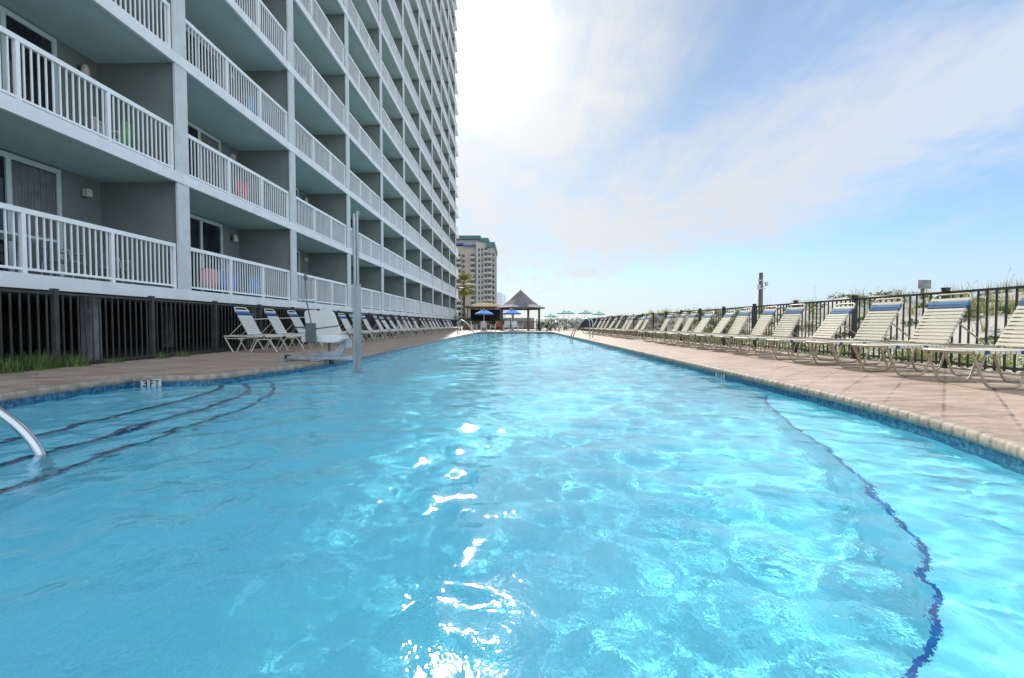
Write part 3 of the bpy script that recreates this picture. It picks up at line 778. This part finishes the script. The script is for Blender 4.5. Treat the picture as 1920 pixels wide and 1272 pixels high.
def seatf(b):
    prof = [(-.92, .36), (-.34, .34), (-.24, .355), (-.20, .41), (-.24, .47), (-.34, .49), (-.62, .48), (-.92, .46)]
    rounded_slab(b, prof, -.26, .22)
bo = part('seat', M_plastic, seatf); md = bo.modifiers.new('bv', 'BEVEL'); md.width = .02; md.segments = 3
part('armrest', M_gbox, lambda b: (b.tube([(-1.02, -.27, .62), (-.62, -.30, .60), (-.30, -.27, .64), (-.24, -.2, .66)], .012, 8), b.tube([(-1.02, -.27, .62), (-1.02, .2, .62)], .012, 8)))
bo = part('control_box', M_gbox, lambda b: b.box(-.78, -.62, -.40, -.30, .35, .70)); md = bo.modifiers.new('bv', 'BEVEL'); md.width = .012
part('control_pole', M_gbox, lambda b: (b.tube([(-.69, -.35, .70), (-.76, -.35, 1.05), (-.77, -.35, 1.10), (-.78, -.35, 1.52)], .011, 8), b.lathe([(0, 0), (.022, .01), (.03, .06), (.015, .14), (0, .15)], (-.78, -.35, 1.44), 10)))
part('disc', M_dframe, lambda b: b.lathe([(0, -.02), (.10, -.01), (.13, .01), (.10, .025), (0, .03)], (-.72, -.33, 1.09), 18))
part('seat_post', M_gbox, lambda b: b.tube([(-.52, .0, .345), (-.52, .0, .09)], .02, 8))

b = MB(); b.tube([(XFL + .06, 12.2, .80), (XFL + .06, 15.8, .92)], .016, 8); b.tube([(XFL + .06, 15.8, .92), (XFL + .12, 16.1, .96), (XFL + .10, 16.2, .80), (XFL + .06, 16.0, .72)], .008, 6)
tag(b.build('rescue_pole', M_cream), 'long cream rescue pole hung along the shaded fence behind the nearest left loungers', 'rescue pole')

# ------------------------------------------------------------------ hand rails
def handrail(label, path, ys, group=None, cross=True, r=.024):
    t = thing('hand_rail', label, 'hand rail', (0, 0, 0), 0, group)
    for y in ys:
        pts = [Vector((p[0], y, p[1])) for p in path]
        q = [pts[0]]
        for _ in range(3):
            q = [pts[0]]
            for a, c in zip(pts, pts[1:]): q += [a * .75 + c * .25, a * .25 + c * .75]
            q.append(pts[-1]); pts = q
        b = MB(); b.tube(pts, r, 14); b.build('rail_tube', M_rail, t)
        b = MB(); b.lathe([(r + .001, 0.012), (.06, .012), (.055, .03), (r + .002, .04)], (path[0][0], y, 0.0), 16); b.build('flange', M_steel, t)
    return t
handrail('bent stainless hand rail dipping into the shallow steps at the left edge', [(-5.15, .0), (-5.12, .72), (-4.9, .83), (-4.2, .70), (-3.55, .32), (-3.20, .13), (-3.00, -.06), (-2.95, -.22), (-2.93, -.5), (-2.93, -.68)], [2.78], r=.027)
handrail('pair of stainless grab rails on the right pool edge halfway along', [(3.42, .012), (3.42, .72), (3.36, .93), (3.1, .96), (2.75, .60), (2.52, .12), (2.45, -.4)], [20.7, 21.5], 'grab rails')
handrail('pair of stainless grab rails at the far end of the right pool edge', [(3.42, .012), (3.42, .72), (3.36, .90), (3.1, .93), (2.6, .45), (2.35, .0), (2.3, -.4)], [37.0, 37.7], 'grab rails')
handrail('pair of stainless grab rails at the far end of the left pool edge', [(-3.95, .012), (-3.95, .72), (-3.85, .92), (-3.6, .95), (-3.1, .5), (-2.9, .1), (-2.85, -.4)], [30.0, 30.8], 'grab rails')

# ------------------------------------------------------------------ depth markers "3 FT"
GLY = {'3': [[(0, .95), (.15, 1), (.55, 1), (.7, .85), (.7, .65), (.55, .52), (.25, .52)], [(.55, .52), (.72, .38), (.72, .15), (.55, 0), (.15, 0), (0, .08)]],
       'F': [[(0, 0), (0, 1), (.65, 1)], [(0, .52), (.5, .52)]], 'T': [[(0, 1), (.7, 1)], [(.35, 1), (.35, 0)]]}
def marker(label, loc, rz, w, h):
    t = thing('depth_marker', label, 'depth marker', loc, rz, 'pool depth markers')
    b = MB(); b.box(-w / 2, w / 2, -.006, 0, -h, 0); b.build('tile', M_wtile, t)
    b = MB(); H = h * .62; x = -w * .36
    for ch in '3 FT':
        if ch != ' ':
            for st in GLY[ch]:
                for p, q in zip(st, st[1:]):
                    P = Vector((x + p[0] * H * .8, -.0085, -h * .82 + p[1] * H)); Q = Vector((x + q[0] * H * .8, -.0085, -h * .82 + q[1] * H))
                    d = Q - P; u = d.normalized(); c = (P + Q) / 2; hw = H * .085
                    b.obox(c, u * (d.length / 2 + hw * .9), (0, .002, 0), Vector((-u.z, 0, u.x)) * hw)
        x += w * .235 if ch != ' ' else w * .12
    b.build('lettering', M_black_text, t); return t
marker('white 3 FT tile in the blue band of the left alcove wall', (-4.76, 5.842, -.032), 0, .27, .115)
marker('small white depth tile marked 3 FT on the right pool wall', (3.072, 6.9, -.032), R(-90), .31, .115)

# ------------------------------------------------------------------ vegetation
def blade_mesh(b, x, y, z, h, w, lean, az_, seg=3, mi=0):
    V = []; F = []; dx, dy = math.cos(az_), math.sin(az_); px, py = -dy, dx
    for k in range(seg + 1):
        t = k / seg; ww = w * (1 - t) ** .7 * .5; off = lean * t * t; hz = z + h * (t - .25 * abs(lean / max(h, .01)) * t * t)
        V += [(x + dx * off - px * ww, y + dy * off - py * ww, hz), (x + dx * off + px * ww, y + dy * off + py * ww, hz)]
    for k in range(seg): F.append((2 * k, 2 * k + 1, 2 * k + 3, 2 * k + 2))
    b.add(V, F, mi)
def tuft(x, y, r, h, n, label, seed, m=M_grass, name='grass_tuft', cat='grass clump', z=GZ, group='grass clumps at the foot of the left fence'):
    rn = random.Random(seed); b = MB()
    for _ in range(n):
        a = rn.uniform(0, 6.28); d = r * rn.random() ** .6; hh = h * rn.uniform(.4, .9)
        blade_mesh(b, math.cos(a) * d, math.sin(a) * d, 0, hh, rn.uniform(.006, .012), rn.uniform(.15, .6) * hh, a + rn.uniform(-.7, .7))
    return tag(b.build(name, m, None, (x, y, z)), label, cat, group)
tuft(-7.00, 5.60, .24, .56, 300, 'tall bright grass clump at the extreme left foot of the shaded fence', 1)
tuft(-7.12, 6.28, .20, .40, 210, 'lower grass clump second from the left at the fence foot', 2)
tuft(-7.18, 6.72, .22, .50, 250, 'feathery grass clump third from the left at the fence foot', 3)
tuft(-7.12, 7.22, .19, .38, 230, 'bright grass clump under the first visible fence post on the left', 4)
tuft(-7.12, 7.95, .13, .20, 110, 'small low grass clump just left of the concrete pier', 5)
tuft(-7.05, 8.95, .13, .24, 150, 'small round grass tuft just right of the concrete pier', 6)
tuft(-7.05, 9.50, .13, .24, 150, 'small round grass tuft second to the right of the concrete pier', 7)
tuft(-7.10, 10.0, .12, .12, 60, 'tiny grass tuft right of the two round ones, near the first lounger', 8)

# dunes
def dune_h(x, y):
    t = min(max((x - 7.6) / 4.6, 0), 1); t = t * t * (3 - 2 * t)
    s = min(max((x - 18) / 20, 0), 1); s = s * s * (3 - 2 * s)
    h = 1.32 + .22 * math.sin(y * .31 + x * .2) + .15 * math.sin(y * .83 + 1.3 + x * .5) + .10 * math.sin(x * 1.3 - y * .47)
    e = min(max((y - 60) / 40, 0), 1); h *= (1 - .65 * e)
    return GZ - .01 + t * (1 - s) * h + .04 * t * math.sin(x * 3.1 + y * 2.3) - .12 * (1 - min(1, (x - 6.86) / .3)) - s * .3
nx_, ny_ = 100, 200; V = []; F = []
for j in range(ny_ + 1):
    y = -8 + 160 * (j / ny_) ** 1.25
    for i in range(nx_ + 1):
        x = 6.86 + 36 * (i / nx_) ** 1.4; V.append((x, y, dune_h(x, y)))
for j in range(ny_):
    for i in range(nx_): a = j * (nx_ + 1) + i; F.append((a, a + 1, a + nx_ + 2, a + nx_ + 1))
me = bpy.data.meshes.new('dune'); me.from_pydata(V, [], F); me.materials.append(M_sand)
for p in me.polygons: p.use_smooth = True
o = bpy.data.objects.new('dune', me); COL.objects.link(o); o['kind'] = 'structure'
rn = random.Random(9)
# strip of ground cover right behind the fence
b = MB()
for _ in range(17000):
    y = 1 + 46 * rn.random() ** 1.5; x = 6.75 + abs(rn.gauss(0, .55)); 
    if math.sin(x * 3.1 + y * 1.7) + math.sin(y * .9 - x * 2) < -.9 + 0.5 * rn.random(): continue
    h = rn.uniform(.02, .30); z = dune_h(x, y) if x > 6.87 else GZ; s = rn.uniform(.02, .045) * (1 + y / 25)
    a = rn.uniform(0, 6.28); tl = rn.uniform(-.7, .7); c = Vector((x, y, z + h)); u = Vector((math.cos(a), math.sin(a), tl)).normalized() * s; w = Vector((-math.sin(a), math.cos(a), rn.uniform(-.5, .5))) * s * .6
    b.add([c - u, c - w * .8, c + u, c + w * .8], [(0, 1, 2, 3)])
tag(b.build('ground_cover', M_cover), 'bright green leafy ground cover growing behind the right fence', 'ground cover', kind='stuff')
b = MB()
for _ in range(1000):      # clumps of dune grass
    y = 2 + 70 * rn.random() ** 1.4; x = 7.6 + 9 * rn.random() ** 1.1; z = dune_h(x, y)
    if math.sin(x * 1.1 + y * .6) + math.sin(y * .45 - x * .8) < -.5: continue
    nb = 26 if y < 25 else 14
    for _k in range(nb):
        a = rn.uniform(0, 6.28); d = rn.uniform(0, .22); h = rn.uniform(.18, .55) * (1.1 if y < 30 else 1.2)
        blade_mesh(b, x + math.cos(a) * d, y + math.sin(a) * d, z - .02, h, .010 * (1 + y / 18), rn.uniform(.1, .7) * h, a, 2)
tag(b.build('dune_grass', M_dgrass), 'yellow-green dune grass growing in clumps over the white dunes', 'dune grass', kind='stuff')
b = MB()
for _ in range(480):      # low shrubs
    y = 3 + 60 * rn.random() ** 1.3; x = 8.2 + 7 * rn.random(); z = dune_h(x, y); rr = rn.uniform(.15, .45)
    for _k in range(70 if y < 30 else 35):
        v = Vector((rn.gauss(0, 1), rn.gauss(0, 1), abs(rn.gauss(0, .6)))); v = v.normalized() * rr * rn.uniform(.5, 1); v.z *= .7
        s = rn.uniform(.025, .05) * (1 + y / 30); a = rn.uniform(0, 6.28); c = Vector((x, y, z)) + v
        u = Vector((math.cos(a), math.sin(a), rn.uniform(-.6, .6))) * s; w = Vector((-math.sin(a), math.cos(a), rn.uniform(-.6, .6))) * s * .6
        b.add([c - u, c - w, c + u, c + w], [(0, 1, 2, 3)])
tag(b.build('dune_scrub', M_shrub), 'low olive scrub scattered over the dunes behind the fence', 'scrub', kind='stuff')
# sea oats: tall thin stalks with drooping heads
b = MB()
for _ in range(50):
    y = 5 + 28 * rn.random(); x = 10.5 + 4 * rn.random(); z = dune_h(x, y); h = rn.uniform(.35, .95); a = rn.uniform(0, 6.28)
    P = [Vector((x + math.cos(a) * .12 * t * t * h, y + math.sin(a) * .2 * t * t * h, z + h * t)) for t in (0, .35, .7, 1)]
    b.tube(P, [.0028, .0025, .002, .0015], 4, cap=False)
    c = P[-1]; b.tube([P[-2].lerp(c, .5), c, c + Vector((math.cos(a) * .05, 0, -.03))], [.002, .006, .002], 4, cap=False)
tag(b.build('sea_oats', M_dgrass), 'thin sea oat stalks rising above the dune crest against the sky', 'sea oats', kind='stuff')

def palm(x, y, H, label):  # fan palm
    rn = random.Random(3); t = thing('palm_tree', label, 'palm tree', (x, y, GZ))
    b = MB(); b.tube([(0, 0, 0), (.05, 0, H * .3), (.02, .05, H * .65), (0, 0, H - .4)], [.24, .19, .17, .21], 10); b.build('trunk', M_trunk, t)
    b = MB()
    for f in range(64):
        a = rn.uniform(0, 6.28); e = rn.uniform(-.75, 1.5); L = rn.uniform(1.2, 1.8)
        d = Vector((math.cos(a) * math.cos(e), math.sin(a) * math.cos(e), math.sin(e))); o_ = Vector((0, 0, H - .35)); P = [o_]
        for k in range(1, 5): P.append(P[-1] + (d + Vector((0, 0, -.07 * k))).normalized() * L / 5)
        b.tube(P, .014, 4, cap=False)
        hub = P[-1]; fd = (P[-1] - P[-2]).normalized(); sd_ = fd.cross(Vector((0, 0, 1))); sd_ = sd_.normalized() if sd_.length > .1 else Vector((1, 0, 0)); up = sd_.cross(fd)
        for q in range(15):                                   # fan of pointed leaflets
            an = (q / 14 - .5) * 2.6 + rn.uniform(-.06, .06); ld = fd * math.cos(an) + sd_ * math.sin(an); ll = L * rn.uniform(.45, .62)
            tip = hub + ld * ll + Vector((0, 0, -.22 * ll)); mid = hub + ld * ll * .5 + up * .02; pw = ld.cross(up).normalized() * .05
            b.add([hub, mid - pw, tip, mid + pw], [(0, 1, 2, 3)])
    b.build('crown', M_palm, t)
    return t
palm(-7.4, 63.0, 6.3, 'single fan palm standing between the building end and the distant tower')
def bush(x, y, r, h, label, seed, n=500):
    rn = random.Random(seed); t = thing('shrub', label, 'shrub', (x, y, 0), 0, 'shrubs around the far terrace')
    b = MB()
    for _ in range(5): a = rn.uniform(0, 6.28); b.tube([(0, 0, 0), (math.cos(a) * r * .4, math.sin(a) * r * .4, h * .7)], [.03, .01], 5)
    b.build('stem', M_trunk, t); b = MB()
    for _ in range(n):
        v = Vector((rn.gauss(0, 1), rn.gauss(0, 1), rn.gauss(0, 1))).normalized() * rn.uniform(.55, 1.05); c = Vector((v.x * r, v.y * r, h * .55 + v.z * h * .45))
        s = rn.uniform(.05, .10); a = rn.uniform(0, 6.28); u = Vector((math.cos(a), math.sin(a), rn.uniform(-.8, .8))) * s; w = Vector((-math.sin(a), math.cos(a), rn.uniform(-.8, .8))) * s * .6
        b.add([c - u, c - w, c + u, c + w], [(0, 1, 2, 3)])
    b.build('foliage', M_bush, t)
bush(-7.2, 57.5, 1.0, 2.3, 'dark shrub below the palm at the building corner', 21)
bush(-6.0, 58.5, .9, 1.6, 'dark green shrub left of the left blue umbrella', 22)
bush(-4.6, 59.5, 1.0, 1.9, 'dark green shrub behind the left blue umbrella', 23)
bush(-3.2, 60.0, .9, 1.6, 'dark green shrub between the two blue umbrellas', 24)
bush(2.4, 47.2, .45, 1.0, 'small dark shrub right of the gazebo posts', 25, 260)
bush(3.3, 47.4, .45, .8, 'round dark shrub at the far deck fence, right of the other', 26, 260)
bush(-5.6, 50.5, .6, 1.1, 'low shrub at the corner of the shaded deck below the palm', 27, 300)

for q_, (x_, y_, r_, h_) in enumerate(((3.6, 49.6, 1.0, 1.15), (5.2, 50.4, 1.2, 1.3), (6.6, 49.4, 1.0, 1.15), (4.4, 52.5, 1.4, 1.5), (7.2, 53.0, 1.5, 1.5))):
    bush(x_, y_, r_, h_, 'olive shrub beyond the far deck fence, %s from the gazebo' % ORD[q_], 40 + q_, 520)
for q_, (x_, y_, r_, h_) in enumerate(((-6.3, 55.2, .9, 1.5), (-2.5, 55.4, .8, 1.3), (-1.0, 56.2, .9, 1.5))):
    bush(x_, y_, r_, h_, 'dark shrub in front of the thatched bar, %s from the left' % ORD[q_], 60 + q_, 420)

# ------------------------------------------------------------------ gazebo, thatched bar, umbrellas, furniture
GX, GY = .35, 49.0
gz = thing('gazebo', 'open wooden gazebo with a pointed grey shingled roof at the far end of the pool', 'gazebo', (GX, GY, 0))
b = MB(); prof = [(2.78, 2.34), (2.82, 2.42), (2.0, 2.72), (1.25, 3.25), (.5, 3.93), (0, 4.36)]; b.lathe(prof, (0, 0, 0), 8, 0, False, R(22.5)); b.lathe([(2.7, 2.36), (0, 2.46)], (0, 0, 0), 8, 0, False, R(22.5)); b.build('roof', M_shingle, gz)
b = MB(); b.lathe([(.0, 0), (.08, .02), (.05, .06), (0, .10)], (0, 0, 4.31), 8); b.build('finial', M_shingle, gz)
pm = MB(); pm.box(-.075, .075, -.075, .075, 0, 2.42); pmm = pm.mesh('post', M_wood)
for k in range(8): a = R(22.5 + 45 * k); inst('post', pmm, gz, (math.cos(a) * 2.15, math.sin(a) * 2.15, 0))
for k in range(8):
    if k == 5: continue
    a = R(22.5 + 45 * k); c = R(22.5 + 45 * (k + 1)); P, Q = Vector((math.cos(a) * 2.15, math.sin(a) * 2.15, 0)), Vector((math.cos(c) * 2.15, math.sin(c) * 2.15, 0)); b = MB()
    for z in (.15, .95): b.tube([P + Vector((0, 0, z)), Q + Vector((0, 0, z))], .035, 6)
    for j in range(1, 12): p = P.lerp(Q, j / 12); b.tube([p + Vector((0, 0, .15)), p + Vector((0, 0, .95))], .018, 4)
    b.tube([P + Vector((0, 0, 2.28)), Q + Vector((0, 0, 2.28))], .06, 4)
    b.build('railing', M_wood, gz)
bar = thing('thatched_bar', 'low thatched beach bar hut behind the blue umbrellas, left of the gazebo', 'bar hut', (-4.1, 58.0, 0))
b = MB(); b.lathe([(3.3, 2.72), (3.35, 2.85), (1.6, 3.25), (0, 3.40)], (0, 0, 0), 4, 0, False, R(45)); b.lathe([(3.3, 2.70), (0, 2.8)], (0, 0, 0), 4, 0, False, R(45)); b.build('roof', M_thatch, bar)
for sx in (-2, 0, 2):
    for sy in (-2, 2): b = MB(); b.tube([(sx, sy, 0), (sx, sy, 2.75)], .07, 8); b.build('post', M_wood, bar)
b = MB(); b.box(-2.0, 2.0, -2.0, -1.6, 0, 1.0); b.box(-2.1, 2.1, -2.15, -1.5, 1.0, 1.06); b.build('counter', M_wood, bar)
b = MB(); b.box(-2.0, 2.0, 1.6, 1.7, 0, 2.6); b.build('back_panel', M_dark, bar)

def umbrella(x, y, r, H, m, label, group, base=0.0, table=False, valance=True):
    t = thing('patio_umbrella' if table else 'beach_umbrella', label, 'umbrella', (x, y, base), R(11), group)
    b = MB(); n = 8
    b.lathe([(r, H - .42), (r * .62, H - .25), (r * .2, H - .06), (0, H)], (0, 0, 0), n, 0, False)
    b.lathe([(r * .99, H - .44), (r * .61, H - .27), (r * .19, H - .08), (0, H - .02)], (0, 0, 0), n, 0, False)
    b.lathe([(r, H - .42), (r * 1.0, H - .54)], (0, 0, 0), n, 0, False); b.lathe([(r * .2, H - .02), (0, H + .06)], (0, 0, 0), n, 0, False)
    b.build('canopy', m, t)
    b = MB(); b.tube([(0, 0, 0), (0, 0, H + .08)], .022, 8); b.build('pole', M_wood if not table else M_white, t)
    b = MB()
    for k in range(8): a = 2 * math.pi * k / 8; b.tube([(0, 0, H - .55), (math.cos(a) * r * .6, math.sin(a) * r * .6, H - .29)], .008, 4)
    b.build('rib', M_white, t)
    b = MB(); b.lathe([(0, 0), (.22, .0), (.20, .06), (.03, .09), (0, .09)], (0, 0, 0), 12); b.build('base', M_conc, t)
    return t
umbrella(-3.25, 44.5, .93, 2.12, M_blue_umb, 'left of the two blue patio umbrellas, in front of the thatched bar', 'blue patio umbrellas', 0, True)
umbrella(-.55, 44.0, .95, 2.15, M_blue_umb, 'blue patio umbrella in front of the gazebo, the right one of the two', 'blue patio umbrellas', 0, True)
for (px, py, y, lab) in ((1032, 589, 82, 'green beach umbrella just right of the gazebo, lowest of the distant ones'), (1057, 583, 76, 'green beach umbrella second to the right of the gazebo, above the far fence'),
                        (1066, 583.5, 84, 'green beach umbrella third to the right of the gazebo, partly behind its neighbour'),
                        (1097, 582.5, 74, 'green beach umbrella on the horizon above the far grab rails'), (1122, 585, 80, 'rightmost green beach umbrella on the horizon, over the end of the lounger row')):
    umbrella((px - 970) / 853 * y, y, 1.2, (608 - py) / 853 * y + .68 + .35, M_green_umb, lab, 'green beach umbrellas beyond the fence', GZ - .3)

def table(x, y, label):
    t = thing('round_table', label, 'table', (x, y, 0), 0, 'white tables on the far terrace')
    b = MB(); b.lathe([(0, .70), (.48, .70), (.50, .715), (.48, .73), (.03, .73)], (0, 0, 0), 20); b.build('tabletop', M_plastic, t)
    for k in range(4): a = R(45 + 90 * k); b = MB(); b.tube([(math.cos(a) * .3, math.sin(a) * .3, .70), (math.cos(a) * .38, math.sin(a) * .38, 0)], .018, 6); b.build('leg', M_plastic, t)
table(-3.25, 44.5, 'round white table under the left blue umbrella'); table(-.55, 44.0, 'round white table under the right blue umbrella')
def terrace_chair(name, x, y, rz, m, label, cat='chair'):
    t = thing(name, label, cat, (x, y, 0), rz, 'chairs on the far terrace')
    b = MB(); b.obox((0, 0, .40), (.24, 0, .03), (0, .25, 0), (0, 0, .02)); b.build('seat', m, t)
    b = MB()
    for j in range(5): yy = -.22 + .11 * j; b.obox((-.30, yy, .68), (.012, 0, .004), (0, .042, 0), (-.09, 0, .30 - .02 * abs(j - 2)))
    b.build('backrest', m, t)
    for sy in (-.26, .26):
        b = MB(); b.box(-.28, .28, sy - .04, sy + .04, .58, .61); b.build('armrest', m, t)
        for sx in (-.24, .22): b = MB(); b.box(sx - .025, sx + .025, sy - .02, sy + .02, 0, .58); b.build('leg', m, t)
terrace_chair('patio_chair', -1.0, 41.8, R(-100), M_plastic, 'tall pale adirondack chair facing the pool below the right blue umbrella')
terrace_chair('patio_chair', -.2, 41.9, R(-75), M_far, 'pale chair beside the adirondack, below the right blue umbrella')
terrace_chair('patio_chair', .25, 45.2, R(180), M_far, 'pale chair between the right blue umbrella and the gazebo post')
terrace_chair('patio_chair', -4.2, 44.6, R(0), M_plastic, 'white chair on the left of the left umbrella table')
terrace_chair('patio_chair', -2.4, 44.5, R(180), M_plastic, 'white chair on the right of the left umbrella table')
terrace_chair('patio_chair', -3.2, 43.4, R(90), M_plastic, 'white chair on the pool side of the left umbrella table')
terrace_chair('patio_chair', -5.1, 46.5, R(10), M_orange, 'rust coloured chair near the shrub at the left terrace corner')
terrace_chair('patio_chair', -2.0, 47.2, R(-90), M_orange, 'rust coloured chair behind the left umbrella table')
terrace_chair('patio_chair', -5.9, 47.2, R(-40), M_conc, 'grey chair closest to the building corner on the far terrace')
t = thing('planter', 'tan round planter pot with a shrub standing left of the far terrace tables', 'planter', (-4.9, 48.4, 0))
b = MB(); b.lathe([(0, 0), (.28, 0), (.38, .45), (.42, .5), (.36, .5), (.34, .42), (0, .42)], (0, 0, 0), 16); b.build('pot', M_tower, t)
b = MB(); rn = random.Random(4)
for _ in range(200):
    c = Vector((rn.gauss(0, .22), rn.gauss(0, .22), .75 + rn.gauss(0, .15))); u = Vector((rn.uniform(-1, 1), rn.uniform(-1, 1), rn.uniform(-1, 1))).normalized() * .08; w = u.orthogonal().normalized() * .04
    b.add([c - u, c - w, c + u, c + w], [(0, 1, 2, 3)])
b.build('foliage', M_bush, t)
b = MB(); b.box(-7.1, 2.3, 61.5, 61.62, 0, 1.5)
tag(b.build('garden_wall', M_tower), 'low tan wall closing the terrace behind the bar', 'wall')

# wooden pole with fittings and the back-to-back sign beyond the fence
t = thing('wooden_pole', 'weathered wooden pole with small fittings rising from the dune beyond the fence', 'pole', (15.9, 30.0, dune_h(15.9, 30) - .1))
hz = 4.03 - (dune_h(15.9, 30) - .1)
b = MB(); b.tube([(0, 0, 0), (0, 0, hz)], [.15, .12], 10); b.build('shaft', M_wood, t)
b = MB(); b.box(-.24, .0, -.17, -.12, hz - .55, hz - .48); b.box(-.24, -.19, -.19, -.10, hz - .62, hz - .42); b.box(-.26, .22, -.18, -.12, hz - 1.06, hz - 1.0); b.box(-.28, -.13, -.2, -.1, hz - 1.1, hz - .8); b.build('bracket', M_dsteel, t)
b = MB(); b.tube([(.12, 0, hz - .95), (.30, 0, hz - .80)], .02, 6); b.obox((.34, -.02, hz - .72), (.07, 0, .02), (0, .07, 0), (-.03, 0, .13)); b.build('lamp', M_dsteel, t)
zx = dune_h(12.3, 14.0)
t = thing('sign_post', 'small weathered double sign on a thin post, standing on the dune behind the fence', 'sign', (12.3, 14.0, zx - .1)); hs = 2.02 - zx + .1
b = MB(); b.box(-.035, .035, -.035, .035, 0, hs - .05); b.build('post', M_wood, t)
b = MB(); b.box(-.20, .0, -.10, -.07, hs - .27, hs - .01); b.build('sign_board', mat('sign_back_grey', (.30, .29, .27), .7, var=.25, vscale=8), t)
b = MB(); b.obox((.11, -.05, hs - .14), (.11, .03, 0), (-.004, .013, 0), (0, 0, .13)); b.build('sign_board', mat('sign_back_grey', (.30, .29, .27)), t)

# ------------------------------------------------------------------ the distant towers
def tower(name, label, x, y, blocks, nfl, fh, parent=None):
    t = thing(name, label, 'building', (x, y, 0)); return t
TY = 250.0; S_ = TY / 853
def tx(px): return (px - 970) * S_
def th(py): return (608 - py) * S_ + .68
tw = thing('apartment_tower', 'beige high-rise with green roof and stacked balconies beyond the palm', 'building', (tx(890), TY, 0))
ox = tx(890)
def blk(nm, m, x0, x1, y0, y1, z1, z0=0):
    b = MB(); b.box(tx(x0) - ox, tx(x1) - ox, y0, y1, z0, z1); return b.build(nm, m, tw)
blk('wall', M_towerw, 893, 915, 0, 30, th(455)); blk('wall', M_tower, 915.01, 927, -1.2, 30, th(466)); blk('wall', M_towerp, 845, 892.99, 2.5, 32, th(461))
blk('penthouse', M_towerw, 852, 914.9, 6, 28, th(447), th(460.5))
def roofp(nm, m, x0, x1, y0, y1, za, zb):
    b = MB(); b.box(tx(x0) - ox, tx(x1) - ox, y0, y1, za, zb); b.build(nm, m, tw)
roofp('roof', M_gcap, 851, 900, 4.5, 31, th(446.9), th(440)); roofp('roof', M_gcap, 900.01, 916.5, -1, 31, th(454.9), th(448)); roofp('roof', M_gcap, 912, 928.3, -2.4, 31, th(465.9), th(456.5))
roofp('roof', M_bcap, 843, 868, 1.5, 6, th(459), th(455.5)); roofp('roof', M_bcap, 868.01, 894, 1.3, 6, th(462), th(459))
fh = 2.95
bal = MB(); bal.box(-1.35, 1.35, -1.3, .05, -.15, 0); bal.box(-1.35, 1.35, -1.32, -1.25, .0, 1.0); bal.box(-1.37, -1.3, -1.3, 0, 0, 1.0); bal.box(1.3, 1.37, -1.3, 0, 0, 1.0)
balm = bal.mesh('balcony', M_towerw)
wi = MB(); wi.box(-1.2, 1.2, -.06, 0, .1, 2.35); wim = wi.mesh('window', M_dglass)
wi2 = MB(); wi2.box(-.85, .85, -.06, 0, .7, 2.2); wim2 = wi2.mesh('window', M_dglass)
rt = MB(); rw = MB()
for cx_, yy, top, kind in ((859, 2.5, 470, 2), (886, 2.5, 470, 2), (899, 0, 463, 0), (904.5, 0, 463, 0), (911, 0, 463, 2), (919.5, -1.2, 472, 2), (924.5, -1.2, 472, 0), (868, 2.5, 470, 0)):
    z = 1.5; kk = 0
    while z < th(top) - 1.5:
        if kind == 2:
            inst('balcony', balm, tw, (tx(cx_) - ox, yy, z)) if kk < 20 else None
            inst('window', wim, tw, (tx(cx_) - ox, yy - .002, z))
        else:
            rw.add([(v[0] + tx(cx_) - ox, v[1] + yy, v[2] + z) for v in wi2.v], wi2.f)
        z += fh; kk += 1
o = rw.build('window', M_dglass, tw); o['kind'] = 'stuff'
for cx_, yy in ((896, 0), (901.8, 0), (907.6, 0), (914.4, 0), (922, -1.2)):
    b = MB(); b.box(tx(cx_) - ox - .3, tx(cx_) - ox + .3, yy - .5, yy + .1, 0, th(466)); b.build('pilaster', M_towerw, tw)
t2 = thing('apartment_tower', 'hazy pale low tower with a rounded top between the high-rise and the gazebo', 'building', (-22, 560, 0))
S2 = 560 / 853
b = MB(); b.box((929 - 970) * S2 + 22, (939 - 970) * S2 + 22, 0, 20, 0, (608 - 547) * S2); b.build('wall', M_far, t2)
b = MB(); b.lathe([(6, 0), (6, 35), (4.5, 38), (0, 39.3)], ((939 - 970) * S2 + 22, 8, 0), 20); b.build('round_wing', M_far, t2)
b = MB()
for k in range(12):
    for px in (930.6, 933, 935.4, 938): b.box((px - 970) * S2 + 21.6, (px - 970) * S2 + 22.6, -.15, 0.1, 2 + k * 3.1, 3.8 + k * 3.1)
b.build('window', M_dsteel, t2)
t3 = thing('apartment_building', 'tan far building filling the gap behind the bar left of the high-rise foot', 'building', (-46, 200, 0))
b = MB(); b.box(-14, 9, 0, 20, 0, 13); b.build('wall', M_tower, t3); b = MB(); b.box(-14.5, 9.5, -.5, 20.5, 13, 13.6); b.build('roof', M_bcap, t3)
for k in range(4):
    for j in range(7): b = MB(); b.box(-12.5 + j * 3, -11 + j * 3, -.08, 0, 1.2 + 3 * k, 3.0 + 3 * k); b.build('window', M_dglass, t3)
